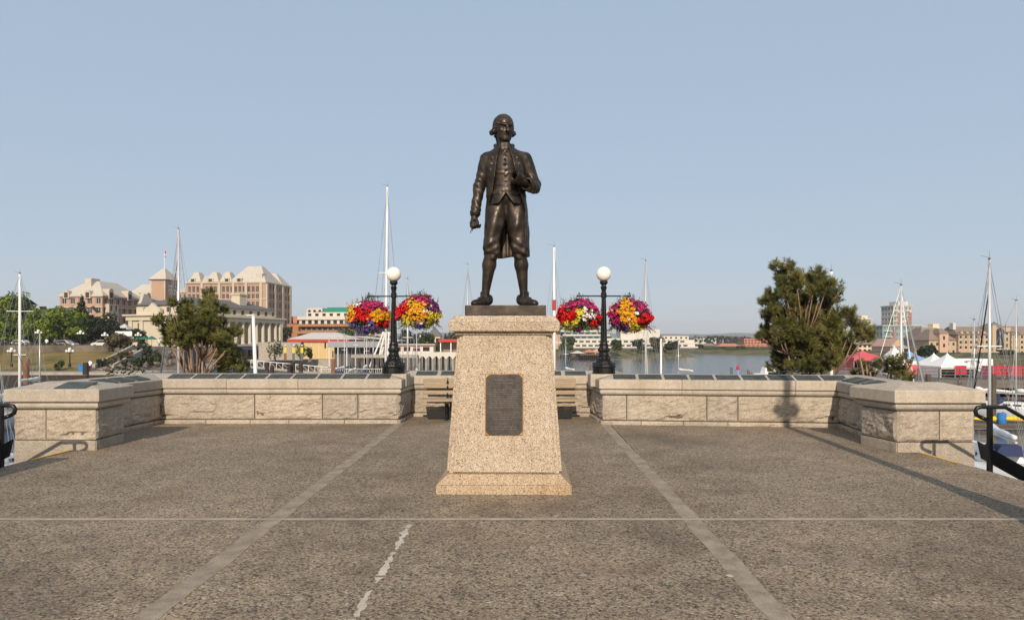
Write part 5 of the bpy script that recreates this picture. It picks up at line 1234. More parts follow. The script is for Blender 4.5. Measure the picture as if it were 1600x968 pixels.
# ---- ferry building, yellow with a pale hipped roof
def ferry():
    D = 172; b = Bld('ferry_building', 'yellow harbour building with a pale hipped roof and red fascia', px(452, D), D, -3.2, R(-3)); w = 15
    ops = [(9.0,9.6,2.6,4.0),(11.4,12.0,2.6,4.0),(11.0,11.7,.2,2.0),(12.2,12.9,.2,2.0),(13.4,14.1,.2,2.0),(3.0,3.7,2.7,4.0)]
    b.mass(0, w, 0, 11, 0, 4.2, M['yellow_wall'], ops); b.hip(0, w, 0, 11, 4.9, 6.6, 4, 5, M['white_roof'], .45); b.box('fascia', M['red_trim'], -.45, w+.45, -.45, 11.45, 4.21, 4.88)
    for k in range(9): b.box('pilaster', M['cream_wall'], 1.9*k-.05 if k else .0, 1.9*k+.10, -.06, -.002, 0, 4.18)
    D = 160; g = Bld('ferry_terminal_canopy', 'grey steel ferry canopy with an upper deck and white columns', px(512, D), D, -3.2, R(-4), 'terminal'); w = 15.5
    g.box('upper_deck', M['grey_steel'], 0, w, 0, 8, 3.0, 4.4); g.box('roof_slab', M['white_roof'], -.4, w*.45, -.5, 8.4, 5.4, 5.6); m = MB(); m.add([(w*.45,-.5,5.6),(w+1.5,-.5,4.6),(w+1.5,8.4,4.6),(w*.45,8.4,5.6),(w*.45,-.5,5.42),(w+1.5,-.5,4.42),(w+1.5,8.4,4.42),(w*.45,8.4,5.42)], [(0,1,2,3),(7,6,5,4),(0,4,5,1),(1,5,6,2),(2,6,7,3),(3,7,4,0)]); m.build('sloping_roof', M['white_roof'], g.t)
    for k in range(8): MB().bar((.3+2.1*k, .2, -1.5), (.3+2.1*k, .2, 2.98), .12).build('column', M['white'], g.t); MB().bar((.3+2.1*k, .1, 4.4), (.3+2.1*k, .1, 5.5-(0 if k < 4 else .25*(k-3))), .06).build('upper_post', M['white'], g.t)
    g.box('painted_shade_block', M['slate'], .5, w-.3, 3.2, 7.5, -1.5, 2.95)  # solid dark block, the shade under the deck put into its colour
    MB().tube([(0,-.05,5.0),(w,-.05,4.95)], .05, 5).build('rail', M['white'], g.t)
    # white lattice gantry
    q = thing('white_gantry', 'white leaning gantry frame beside the left lamp post', 'gantry', (px(588,140), 140, -4))
    for x0_, x1_ in ((-.6,1.9),(.8,2.3),(3.0,3.1),(4.4,4.5)): MB().bar((x0_*1.0-.8, 0, 0), (x1_*.9-.2, 0, 7.2), .17).build('strut', M['white'], q)
    MB().bar((1.0,0,7.1), (4.2,0,6.9), .14).build('cross_beam', M['white'], q)
ferry()
# ---- piers on piles
def pier_deck(label, x0, x1, D, zt_, dep, n, mat, cap, arches=False, name='pier', W=8):
    X0, X1 = px(x0, D), px(x1, D); t = thing(name, label, 'pier', (X0, D, 0)); L = X1-X0
    MB().box(0, L, 0, W, zt_-dep, zt_).build('deck', cap, t)
    m = MB(); m.bar((0,0,-6.4), (0,0,zt_-dep+.01), .22, .22, 8); pm2 = m.mesh('pile', mat)
    for k in range(n):
        for y in (.4, W-.5): link('pile', pm2, t, (.4+(L-.8)*k/(n-1), y, 0))
    if arches:
        for k in range(n-1):
            a = .4+(L-.8)*k/(n-1); s_ = (L-.8)/(n-1); q = [(a+s_*i/8, zt_-dep-.75*(1-math.sin(math.pi*i/8))) for i in range(9)]
            v = [(x, y, z) for y in (-.05, .35) for x, z in q]+[(x, y, zt_-dep-.001) for y in (-.05, .35) for x, z in q]; f = []
            for i in range(8): f += [(i, i+1, 19+i, 18+i), (10+i, 9+i, 27+i, 28+i), (i+1, i, 9+i, 10+i)]
            MB().add(v, f).build('arch', cap, t)
    return t
pd = pier_deck('white concrete pier with arches between its piles, left of the pedestal', 652, 742, 141, -1.0, .8, 9, M['concrete'], M['white_concrete'], True)
pier_deck('timber pier on dark piles below the ferry canopy', 548, 652, 139, -1.5, .6, 14, M['pilewood'], M['concrete'])
pav = Bld('pier_pavilion', 'low pavilion with a dark red roof edge on the white pier', px(686,145), 145.5, -1.0, 0, 'pavilion')
pav.box('roof', M['white_roof'], 0, 12, -.6, 4, 2.45, 2.7); pav.box('roof_edge', M['red_trim'], -.1, 12.1, -.75, -.61, 2.1, 2.72)
for k in range(6): pav.box('post', M['white'], .2+2.2*k, .4+2.2*k, -.3, -.1, 0, 2.44)
pav.box('back_wall', M['brown_roof'], .2, 11.8, 2.5, 3.5, 0, 2.44)
pav = Bld('pier_kiosk', 'low white kiosk with a red band on the pier right of the left lamp post', px(596,143), 142, -1.5, 0, 'pavilion'); pav.mass(0, 11, 0, 4, 0, 2.0, M['white_concrete'], [(.8+2*k, 2.2+2*k, .7, 1.6) for k in range(5)]); pav.box('red_band', M['red_trim'], -.1, 11.1, -.12, -.002, 1.72, 1.95); pav.box('roof', M['white_roof'], -.3, 11.3, -.4, 4.2, 2.0, 2.2)
tur = Bld('turret_house', 'white house with a pointed slate turret roof among trees', px(668,300), 300, 0, 0, 'house'); tur.mass(0, 5.6, 0, 5.6, 0, 3.0, M['cream_wall'], grid(5.6, 3, 2, 1, 1.1, 1.2, 1.0)); MB().frustum((-.5,6.1,-.5,6.1,3.01), (2.7,2.9,2.7,2.9,7.4)).build('roof', M['slate'], tur.t); tur.mass(-6, -.01, 1, 6, 0, 1.9, M['cream_wall'], grid(6, 1.9, 2, 1, 1.0, .9, .5)); tur.hip(-6, -.4, 1, 6, 1.92, 4.2, 2, 2.3, M['white_roof'])
# ---- white terraced hotel on the headland
def inn():
    D = 285; b = Bld('terraced_white_hotel', 'long white terraced hotel stepping down to the water, right of the pedestal', px(866, D), D, -2.5, R(4)); W_ = M['white_concrete']; m_ = D/FPX
    lv = [(8, 60), (7, 60), (5.5, 27), (4.5, 23), (3.5, 19.5), (2, 17)]
    for k, (a, e) in enumerate(lv):
        z = 1.7*k+.6; b.mass(a, e, .9*k, 14, z-(.6 if k == 0 else 0), z+1.69, M['aqua_glass'] if k > 1 else W_, [(a2, a2+1.9, .62 if k else 1.2, 1.3 if k else 1.9) for a2 in [1+2.7*q for q in range(int((e-a-2)/2.7))]], depth=.3); b.box('balcony_band', W_, a-.6, e+1.0, .9*k-1.0, .9*k-.002, z-.05, z+.62)
    b.mass(29, 46, 4, 13, 4.1, 8.4, W_, [], None); b.box('penthouse', W_, 11, 17, 5, 11, 10.9, 12.6); b.box('roof_slab', W_, 1, 19, 3.6, 13, 10.72, 10.9)
    b.mass(47, 58, 2, 12, 4.1, 5.6, W_, grid(11, 1.5, 5, 1, .9, .7, .4))
    b.box('brick_wing', M['pink_wall'], -3, 4, 9, 16, .0, 9.0)
inn()
for i, (lb, x, D, w, h, c) in enumerate((('grey boathouse on the water below the white hotel', 893, 232, 4.5, 2.2, 'pilewood'), ('tan boathouse with a red roof left of the right lamp post', 913, 236, 3.6, 2.6, 'rust'), ('pale boathouse beside the right lamp post', 927, 238, 3.0, 2.8, 'cream_wall'))):
    b = Bld('boathouse', lb, px(x, D), D, -4.4, 0, 'boathouse', 'boathouses on the far shore'); b.mass(0, w, 0, 5, 0, h*.6, M[c], [(w*.3, w*.7, .1, h*.5)]); MB().add([(-.3,-.4,h*.6),(w+.3,-.4,h*.6),(w+.3,5.4,h*.6),(-.3,5.4,h*.6),(w/2,-.4,h),(w/2,5.4,h)], [(0,1,4),(2,3,5),(1,2,5,4),(3,0,4,5),(3,2,1,0)]).build('roof', M['white_roof'] if i == 0 else M['red_tile'] if i == 1 else M['pink_wall'], b.t); b.box('float', M['darkwood'], -1, w+1, -1, 6, -.7, -.01)
pier_deck('dark timber pier below the boathouses on the far shore', 906, 936, 228, -3.2, .5, 9, M['darkwood'], M['pilewood'], W=4)
# ---- far shore houses in the gap between basket and right pine
def simple(name, label, x0, x1, D, yb, yt, mat, n, fl, roof=None, rh=2.0, ww=1.6, group=None, gables=0, dep=12):
    X0, X1 = px(x0, D), px(x1, D); z0 = pz(yb, D); h = pz(yt, D)-z0; b = Bld(name, label, X0, D, z0, 0, 'building', group); L = X1-X0
    b.mass(0, L, 0, dep, 0, h, mat, grid(L, h, n, fl, min(ww, L/n*.6), h/fl*.5, h/fl*.28))
    if roof and gables:
        g = L/gables
        for k in range(gables): MB().add([(g*k-.1,-.8,h),(g*(k+1)+.1,-.8,h),(g*(k+1)+.1,dep,h),(g*k-.1,dep,h),(g*(k+.5),-.8,h+rh),(g*(k+.5),dep,h+rh)], [(0,1,4),(2,3,5),(1,2,5,4),(3,0,4,5),(3,2,1,0)]).build('roof', roof, b.t)
    elif roof: b.hip(0, L, 0, dep, h+.01, h+rh, min(L*.3, 4), dep*.45, roof)
    else: b.box('parapet', mat, -.2, L+.2, -.2, dep+.2, h+.01, h+.6)
    return b
simple('white_block', 'plain white block under the distant hills', 1084, 1119, 620, 542, 529, M['white_concrete'], 5, 2, ww=3)
simple('grey_block', 'small grey block right of the plain white block', 1125, 1139, 640, 541, 532, M['grey_steel'], 3, 2)
simple('tan_house', 'tan house left of the plain white block', 1064, 1080, 540, 547, 540, M['cream_wall'], 3, 1, M['brown_roof'], 3)
simple('red_roofed_houses', 'row of cream houses with red roofs on the far shore', 1122, 1162, 420, 550, 542, M['cream_wall'], 9, 2, M['red_tile'], 2.2, 1.0)
simple('gabled_houses', 'row of pale houses with small red gables on the far shore', 1162, 1212, 400, 551, 543, M['pink_wall'], 12, 2, M['red_tile'], 1.8, .9, gables=7)
simple('orange_block', 'orange flat block behind the gabled houses', 1163, 1208, 460, 545, 530, M['red_tile'], 9, 4, ww=1.6)
simple('brown_block', 'brown block at the end of the far shore houses', 1100, 1122, 450, 549, 541, M['pink_wall'], 5, 2, M['brown_roof'], 2)
# ---- towers and hotel on the right shore
def towers():
    D = 420
    def tower(label, x0, x1, yt, yb, n, mat, brick, D=420):
        X0, X1 = px(x0, D), px(x1, D); z0 = pz(yb, D); h = pz(yt, D)-z0; b = Bld('glass_tower', label, X0, D, z0, R(2), 'tower', 'apartment towers on the right shore'); L = X1-X0; fl = int(h/3.1)
        c = L/n; ops = []
        for j in range(fl):
            for i in range(n): ops.append((i*c+c*.15, i*c+c*.85, j*h/fl+.9, j*h/fl+2.5))
        b.mass(0, L, 0, 13, 0, h, mat, ops, grid(13, h, 4, fl, 2.2, 1.6, .9), grid(13, h, 4, fl, 2.2, 1.6, .9), glass=M['aqua_glass'])
        for f_ in brick: b.box('brick_pier', M['tower_brick'], L*f_-.9, L*f_+.9, -.5, -.002, 0, h*.88)
        for j in range(fl):
            b.box('balcony_slab', M['white_concrete'], L*.62, L*.9, -1.3, -.51, j*h/fl+.1, j*h/fl+.35)
            b.box('balcony_slab', M['white_concrete'], L*.03, L*.22, -1.3, -.51, j*h/fl+.1, j*h/fl+.35)
        b.box('roof_slab', M['white_concrete'], -.6, L+.6, -.8, 13.6, h+.01, h+.5); return b, L, h
    b, L, h = tower('tall glass and brick apartment tower left of the grey mast', 1396, 1425, 478, 560, 5, M['white_concrete'], (.3,.9)); b.box('penthouse', M['white_concrete'], L*.35, L*.9, 2, 11, h+.51, h+3.0)
    tower('lower glass apartment block in front of the tall tower', 1379, 1442, 509, 562, 10, M['glass_tower'], (.3,.78), 385); b, L, h = tower('slim apartment tower seen over the right edge of the pine', 1346, 1362, 499, 560, 3, M['cream_wall'], (.85,)); b.box('penthouse', M['cream_wall'], L*.2, L*.8, 2, 10, h+.51, h+2.6)
towers()
simple('cream_gabled_block', 'cream apartment block with gables behind the right pine', 1326, 1384, 260, 556, 538, M['cream_wall'], 8, 3, M['brown_roof'], 2.4, 1.4, gables=3)
simple('pink_gable_house', 'pink gabled house left of the grey mast on the right shore', 1391, 1412, 230, 556, 541, M['pink_wall'], 3, 2, M['pink_wall'], 2.6, 1.1, gables=1)
simple('low_cream_house', 'low cream house right of the grey mast on the right shore', 1414, 1434, 235, 557, 546, M['cream_wall'], 4, 1, M['brown_roof'], 1.5, 1.2)
def stone_hotel():
    D = 220; m_ = D/FPX; H_ = M['hotel_stone']; RB = M['brown_roof']; w = M['white_concrete']
    b = Bld('stone_hotel', 'tan stone hotel with brown roofs and a tall arched glass entrance', px(1497, D), D, pz(555, D), R(3))
    L = 15.0; h = 8.2
    b.mass(0, L, 0, 12, 0, h, H_, grid(L, h, 6, 4, 1.1, 1.0, .6), frame=None); b.hip(0, L, 0, 12, h+.01, h+3.2, 1.2, 5, RB, .5)
    for k in range(5):
        x = 1.3+2.7*k; b.box('dormer', H_, x-.5, x+.5, -.55, 1.5, h+.3, h+1.2)
    for k in range(7): b.box('pilaster', H_, 2.4*k-.12 if k else .0, 2.4*k+.3, -.25, -.002, 0, h-.3)
    b.box('base_band', M['pink_wall'], -.4, L+12, -1.6, -.26, 0, 1.5); b.box('cylinder_stack', w, .2, 1.6, 3, 5, h+2, h+4.6)
    # entrance bay
    x0 = L+.01; W_ = 9.4; hh = 11.0
    b.mass(x0, x0+W_, -.8, 12, 0, hh, H_, [(2.4,6.2,2.6,9.4),(7.3,8.1,3.2,4.6),(7.3,8.1,5.6,7.0),(7.3,8.1,8.0,9.0),(2.6,6.0,.2,2.2)], glass=M['glass'])
    xs = x0+4.3; m = MB(); q = [(xs+1.9*math.cos(a), 9.4+1.5*math.sin(a)) for a in [math.pi*k/10 for k in range(11)]]; m.add([(x, -.85, z) for x, z in q]+[(x, -.95, z) for x, z in q], [tuple(range(21,10,-1))]+[(i, i+1, 12+i, 11+i) for i in range(10)]); m.build('arch_glass', M['glass'], b.t)
    for x in (-.1, .0): pass
    b.box('mullion', w, xs-.09, xs+.09, -.9, -.75, 2.6, 9.4); b.box('entrance_canopy', w, xs-2.6, xs+2.6, -2.2, -.81, 2.3, 2.55)
    b.box('entrance_tower', H_, x0+.2, x0+2.0, -1.3, -.81, 0, 11.8); b.box('entrance_tower', H_, x0+6.6, x0+W_-2.5, -1.3, -.81, 9.6, 12.2)
    m = MB(); m.lathe([(1.9,0),(1.75,.8),(1.2,1.5),(.3,1.9),(.05,2.3)], 14, (xs+.8, 3, hh+.2)); m.build('dome', M['slate'], b.t, True); b.hip(x0+1.2, x0+7.4, -.8, 8, hh+.01, hh+1.7, 2.2, 3, RB, .1)
    # right wing
    x1 = x0+W_+.01; b.mass(x1, x1+22, .6, 12, 0, h, H_, grid(22, h, 8, 4, 1.1, 1.0, .6)); b.hip(x1, x1+22, .6, 12, h+.01, h+3.4, 1.2, 5, RB, .5)
    for k in range(9): b.box('pilaster', H_, x1+2.7*k, x1+2.7*k+.35, .35, .598, 0, h-.3)
    # left lower part with hipped roofs
    b.mass(-13, -.01, 1, 12, 0, 6.0, H_, grid(13, 6, 5, 2, 1.0, 1.1, .9)); b.hip(-13, -.6, 1, 12, 6.01, 10.4, 4, 4.5, RB, .6); b.mass(-8.6, -4.4, .2, 6, 0, 8.6, M['pink_wall'], [(1.6,2.6,6.2,7.6),(1.6,2.6,3.2,4.6)]); b.hip(-8.6, -4.4, .2, 6, 8.61, 10.6, 1.2, 2, RB, .3)
    b.t.scale = (.70,.85,.82)
    b2 = Bld('grey_roofed_wing', 'grey stone wing with a dark mansard roof left of the stone hotel', px(1437, 245), 245, pz(556, 245), 0); b2.mass(0, 10.5, 0, 10, 0, 6.2, M['grey_steel'], grid(10.5, 6.2, 4, 2, 1, 1.2, .9)); b2.hip(0, 10.5, 0, 10, 6.21, 10.2, 2.4, 3, M['brown_roof'], .4)
    b3 = Bld('cream_apartment_block', 'cream apartment block rising behind the left end of the stone hotel', px(1456, 290), 290, pz(554, 290), R(8)); b3.mass(0, 11.5, 0, 9, 0, 10.4, M['cream_wall'], grid(11.5, 10.4, 4, 4, 1.6, 1.2, .8)); b3.box('parapet', M['cream_wall'], -.3, 11.8, -.3, 9.3, 10.41, 11.0); b3.box('roof_hut', M['cream_wall'], 3, 6, 3, 6, 11.01, 13.2)
stone_hotel()
# ------------------------------------------------------------------ boats
def sailboat(label, x, D, ytop, L=10.0, head=0.0, lean=0.0, spread=(), stay=None, band=None, sail='tent', r=.085, hull=True, mastmat='alu', furl=None, boom=True, name='sailboat'):
    """x, ytop: photograph position of the mast head; head: heading of the bow (0 = to the right)"""
    zt_ = pz(ytop, D)-WATER_Z; X = px(x, D)
    t = thing(name, label, 'boat', (X, D, WATER_Z), head, 'sailboats moored in the harbour')
    dz = 1.05
    if hull:
        n = 14; secs = []; v = []; f = []
        for i in range(n+1):
            s_ = i/n; xx = -L*.55+L*s_; w = L*.16*math.sin(math.pi*min(1, .18+s_*.82))**.75 if s_ < 1 else .01; w = max(w, .02); sh = dz+.16*(2*s_-.9)**2
            ring = [(xx,-w,sh),(xx+.0,-w*.92,sh*.5),(xx,-w*.65,0),(xx,-w*.2,-.3),(xx,w*.2,-.3),(xx,w*.65,0),(xx,w*.92,sh*.5),(xx,w,sh)]
            v += ring
        for i in range(n):
            for k in range(7): f.append((i*8+k, i*8+k+1, (i+1)*8+k+1, (i+1)*8+k))
        f.append(tuple(range(7,-1,-1))); MB().add(v, f).build('hull', M['hull_white'], t, True)
        dv = []
        for i in range(n+1): a = v[i*8]; b = v[i*8+7]; dv += [(a[0], a[1]*.985, a[2]-.02), (b[0], b[1]*.985, b[2]-.02)]
        MB().add(dv, [(2*i, 2*i+2, 2*i+3, 2*i+1) for i in range(n)]).build('deck', M['white'], t)
        cb = MB().frustum((-L*.2,L*.16,-L*.09,L*.09,dz), (-L*.18,L*.10,-L*.07,L*.07,dz+.48)); o = cb.build('cabin', M['hull_white'], t); bevelled(o, .06)
        for sgn in (-1, 1):
            for k in range(3): link('cabin_window', win_mesh(.5, .16, M['glass']), t, (-L*.12+L*.09*k, sgn*L*.083-(.03 if sgn < 0 else -.03), dz+.17), 0 if sgn < 0 else math.pi)
            for k in range(3): MB().lathe([(.11,0),(.11,.03)], 10).build('porthole', M['glass'], t, loc=(L*.18-L*.11*k, sgn*(L*.150-.012*k*0), dz*.62)).rotation_euler = (R(90), 0, 0)
        m = MB()
        for sgn in (-1, 1):
            for i in (1,4,7,10,13): p = v[i*8] if sgn < 0 else v[i*8+7]; m.bar((p[0], p[1]*.95, p[2]), (p[0], p[1]*.95, p[2]+.6), .014, .014, 5)
            for zz in (.3,.6): m.tube([(v[i*8][0], sgn*v[i*8+7][1]*.95, v[i*8][2]+zz) for i in (1,4,7,10,13)], .008, 4)
        m.build('guard_rail', M['wire'], t)
        MB().frustum((-L*.27,-L*.16,-L*.075,L*.075,dz+.40),(-L*.255,-L*.185,-L*.055,L*.055,dz+.85)).build('spray_hood', M['canvas_blue'], t)
    base = Vector((0,0,dz)); top = Vector((lean, 0, zt_)); rot = Matrix.Rotation(-head, 3, 'Z'); 
    if lean: top = rot @ Vector((lean,0,0))+Vector((0,0,zt_))
    MB().bar(base, top, r, r*.72, 10).build('mast', M[mastmat], t, True)
    if band: MB().bar(base.lerp(top, band[0]), base.lerp(top, band[1]), r*1.12, r*1.1, 10).build('mast_band', M['red_trim'], t)
    m = MB(); p = top; m.bar(p, p+Vector((0,0,.45)), .012, .006, 4); m.bar(p+Vector((0,0,.1)), p+rot@Vector((-.45,0,.22)), .012, .008, 4); m.box(p.x-.1, p.x+.1, p.y-.03, p.y+.03, p.z+.02, p.z+.1); m.build('masthead_gear', M['slate'], t)
    beam = L*.14; wire = MB()
    for f_, wd_ in spread:
        c = base.lerp(top, f_); MB().bar(c+Vector((0,-wd_,.06)) if not hull else c+Vector((0,-wd_,.08)), c+Vector((0,wd_,.08)), .03, .03, 6).build('spreader', M['white'], t)
        for sgn in (-1, 1): wire.tube([(0, sgn*beam, dz+.2), c+Vector((0, sgn*wd_, .08)), base.lerp(top, min(1, f_+.38))], .012, 3)
    wire.tube([(L*.42,0,dz+.3), top], .012, 3); wire.tube([(-L*.52,0,dz+.3), top], .012, 3)
    for sgn in (-1, 1): wire.tube([(-.2, sgn*beam, dz+.2), base.lerp(top, .97)], .011, 3); wire.tube([(.3, sgn*beam, dz+.2), base.lerp(top, .6)], .011, 3)
    wire.build('rigging', M['wire'], t)
    if furl:
        m = MB(); a = Vector((L*.42,0,dz+.35)); b = base.lerp(top, furl[1]); m.tube([a, a.lerp(b,.3), a.lerp(b,.7), b], furl[2], 7, furl[2]*.45); m.build('furled_jib', M[furl[0]], t, True)
    if boom:
        MB().bar((0,0,dz+1.15), (-L*.40,0,dz+1.2), .06, .05, 8).build('boom', M['alu'], t)
        m = MB(); rg = random.Random(int(x)); pts = [(-.05-L*.37*k/9, rg.uniform(-.04,.04), dz+1.34+rg.uniform(-.03,.05)+.08*(k < 2)) for k in range(10)]; m.tube(pts, .19, 8, .10); m.build('furled_mainsail', M[sail], t, True)
    return t
sailboat('sailboat with a thin tall white mast and spreaders at the left photo edge', 31, 54, 428, 10, R(100), 0, ((.40,.45),(.72,.95)), r=.115, mastmat='white')
sailboat('sailboat whose mast rises left of the shore pine with a dark furled jib', 279, 57, 358, 11, R(138), 0, ((.5,.5),(.75,.4)), furl=('slate', .86, .085), r=.12)
sailboat('sailboat with the tallest white mast behind the left lamp post', 602, 50, 292, 12, R(95), .15, ((.35,.7),(.62,.6)), r=.10, mastmat='white')
sailboat('sailboat with a short mast right of the left lamp post', 637, 66, 436, 9, R(80), 0, ((.5,.5),), r=.10)
sailboat('sailboat whose thin mast shows left of the statue feet', 731, 60, 414, 9, R(90), 0, ((.6,.6),), r=.085)
sailboat('sailboat with a red banded white mast right of the statue', 866, 46, 386, 10, R(92), 0, ((.45,.5),), band=(.64,.70), r=.11, mastmat='white')
sailboat('sailboat with a grey mast right of the rightmost basket', 1009, 48, 408, 10, R(75), 0, ((.55,.45),), furl=('tent', .5, .06), r=.085)
sailboat('small sailboat with a stub mast in front of the headland', 1033, 62, 529, 7, R(90), 0, (), r=.12, mastmat='white', boom=False)
sailboat('sailboat whose mast head peeks out right of the tall pine', 1299, 40, 424, 10, R(90), 0, ((.6,.5),), r=.11, mastmat='white')
sailboat('sailboat with a grey mast and a leaning grey furled jib before the glass tower', 1408, 44, 446, 9, R(32), 0, ((.55,.45),), furl=('grey_steel', .93, .09), r=.095)
sailboat('white sailboat with a folded sail and dark hood moored right of the stair', 1546, 33, 406, 10.5, R(68), 0, ((.55,.5),), furl=('rubber', .86, .055), r=.08, sail='hull_white')
sailboat('white sailboat lying low at the left edge beyond the left handrail', -18, 30, 430, 9, R(85), 0, ((.55,.5),), r=.09)
sailboat('small white sailboat moored left beside the quay under the lawn', 62, 74, 520, 8, R(90), 0, (), r=.07)
for i, (x, D, yt, lb) in enumerate(((538,104,520,'distant sailboat with a thin mast before the yellow ferry building'),(556,98,505,'distant sailboat masted between ferry canopy and left basket'),(573,108,524,'distant sailboat masted below the leftmost basket'),(651,96,512,'distant sailboat masted below the golden basket'),(884,100,530,'distant sailboat masted right of the pedestal'),(1060,96,532,'distant sailboat masted before the headland tip'),(1522,58,500,'sailboat with a thin mast before the wharf banners'),(1588,56,470,'sailboat with a thin mast at the right photo edge'))):
    sailboat(lb, x, D, yt, 8, R(80+7*i), 0, ((.6,.45),), r=.055 if D > 80 else .05)
for i, (x, w_) in enumerate(((-104,16),(-86,12))):
    hg = thing('hedge', ['low hedge along the street wall behind the left mast','low hedge along the street wall under the bright trees'][i], 'hedge', (x, 123.2, .1)); rg_ = random.Random(300+i); c_ = MB(); foliage(c_, [(w_*(k+.5)/10-w_/2, 0, .5, .95, .5) for k in range(10)], 1500, .16, rg_); c_.build('leaves', M['lf_mid' if i else 'lf_brown'], hg)
# leaning white spar left of the ferry building
t = thing('leaning_spar', 'white spar leaning over behind the left parapet', 'spar', (px(404,40), 40, -5)); MB().bar((0,0,0), (px(395,40)-px(404,40)-.05, .2, pz(493,40)+5), .14, .09, 10).build('pole', M['white'], t, True); MB().bar((-.78,.2,pz(493,40)+5.02), (-.3,.2,pz(491,40)+5.0), .03).build('crosspiece', M['white'], t)
# motor boat by the right pine
t = thing('motor_boat', 'small white motor boat on the water left of the right pine', 'boat', (px(1200,118), 118, -5), R(10)); MB().prism([(-3,-.9),(2,-.9),(3.4,0),(2,.9),(-3,.9)], 0, .8, [(-3,-1.1),(2.1,-1.1),(3.9,0),(2.1,1.1),(-3,1.1)]).build('hull', M['hull_white'], t); MB().frustum((-1,1.2,-.8,.8,.8),(-.8,.7,-.6,.6,1.9)).build('cabin', M['white'], t); link('cabin_window', win_mesh(1.2,.5,M['glass']), t, (0,-.76,1.15)); MB().bar((0,0,1.9), (0,0,2.8), .03).build('antenna', M['wire'], t); MB().sphere((-3.2,0,.7), .4, 8, 6).build('outboard', M['slate'], t)
# mooring piles seen over the right parapet
for i, (lb, x, yt, c, top) in enumerate((('dark mooring pile left of the red topped marker', 1143, 573, 'slate', None), ('marker pile with red top and pale blue band on the water', 1153, 571, 'tent_blue', 'banner_red'), ('low dark mooring pile right of the red topped marker', 1169, 577, 'slate', None), ('dark pile just left of the right lamp post', 924, 568, 'slate', None), ('low dark pile just right of the right lamp post', 970, 574, 'slate', None))):
    D = 92 if x > 1000 else 60; t = thing('mooring_pile', lb, 'pile', (px(x,D), D, -6), 0, 'mooring piles'); h = pz(yt,D)+6; MB().lathe([(.17,0),(.16,h-.1),(.10,h)], 10).build('pole', M[c], t)
    if top: MB().lathe([(.21,0),(.23,.2),(.16,.5),(.05,.62)], 10, (0,0,h-.55)).build('marker_top', M[top], t)

# ------------------------------------------------------------------ wharf with tents on the right
WZ = -2.15
wh = thing('timber_wharf', 'high timber wharf on dark cross braced piles at the right', 'wharf', (30, 64, 0))
MB().box(0, 48, 0, 16, WZ-.35, WZ).build('deck', M['deckwood'], wh); MB().box(0, 48, -.06, .3, WZ-.75, WZ-.36).build('edge_beam', M['deckwood'], wh)
m = MB(); m.bar((0,0,-6.4), (0,0,WZ-.36), .19, .17, 8); pmh = m.mesh('pile', M['darkwood'])
for k in range(25):
    for j, y in enumerate((.5, 4, 8, 13)): link('pile', pmh, wh, (.3+1.95*k+.4*(j % 2), y, 0))
for k in range(24): MB().bar((.3+1.95*k, .30, -4.9 if k % 2 else -2.9), (2.25+1.95*k, .30, -2.9 if k % 2 else -4.9), .07, .07, 5).build('brace', M['pilewood'], wh)
MB().box(0, 48, .2, .4, -4.0, -3.75).build('waler', M['pilewood'], wh)
MB().box(0, 48, 15, 15.3, -5.2, WZ-.36).build('rear_boarding', M['darkwood'], wh)
m = MB(); m.box(-.05,.05,-.05,.05,0,1.05); pmesh = m.mesh('rail_post', M['deckwood'])
for k in range(25): link('rail_post', pmesh, wh, (.2+1.98*k, .1, WZ+.001))
for z in (.45, .75, 1.05): MB().box(0, 48, .03, .16, WZ+z, WZ+z+.07).build('rail', M['deckwood'], wh)
def tent(label, x, D, ybase, w, h, mat, peak=.55):
    t = thing('tent', label, 'tent', (px(x, D), D, WZ), 0, 'tents on the wharf'); hw = w/2; e = h*(1-peak)
    n = 6; v = []; f = []
    for j in range(n+1):
        q = 1-j/n; s_ = hw*(q**1.6*.95+.05*q); z = e+(h-e)*(j/n); v += [(-s_,-s_,z),(s_,-s_,z),(s_,s_,z),(-s_,s_,z)]
    for j in range(n):
        for k in range(4): f.append((j*4+k, j*4+(k+1)%4, (j+1)*4+(k+1)%4, (j+1)*4+k))
    MB().add(v, f).build('canopy', M[mat], t, False)
    m = MB(); k_ = .985; m.box(-hw, hw, hw*k_, hw, 0, e); m.box(-hw, -hw*k_, -hw, hw*.98, 0, e); m.box(hw*k_, hw, -hw, hw*.98, 0, e); m.build('side_sheet', M[mat], t); MB().box(-hw, hw, -hw, -hw*.985, e*.75, e).build('valance', M[mat], t)
    for sx in (-1,1): MB().bar((sx*hw*.96,-hw*.96,0), (sx*hw*.96,-hw*.96,e), .035).build('pole', M['alu'], t)
    return t
tent('tall white peaked tent right of the young pine', 1397, 76, 588, 3.6, 3.2, 'tent', .62)
tent('white tent left of the red banner fence', 1459, 73, 588, 3.2, 2.4, 'tent'); tent('wide white tent beside the red banner fence', 1480, 70, 588, 3.6, 2.45, 'tent')
tent('pink red tent roof seen past the right pine', 1347, 84, 588, 4.2, 2.5, 'tent_red', .35); tent('light blue tent behind the grey mast', 1420, 80, 588, 3.8, 2.6, 'tent_blue', .5)
tr_ = thing('white_trailer', 'white box trailer behind the red banners on the wharf', 'trailer', (px(1524,72), 72, WZ)); bevelled(MB().box(-1.9,1.9,0,2.2,.35,1.75).build('body', M['hull_white'], tr_), .06)
for x in (-1.0,1.0): MB().lathe([(.3,0),(.3,.2)], 12).build('wheel', M['rubber'], tr_, loc=(x,.05,.3)).rotation_euler = (R(90),0,0)
bf = thing('banner_fence', 'long fence hung with red and plum banners on the wharf at right', 'fence', (px(1534,66.5), 66.5, WZ))
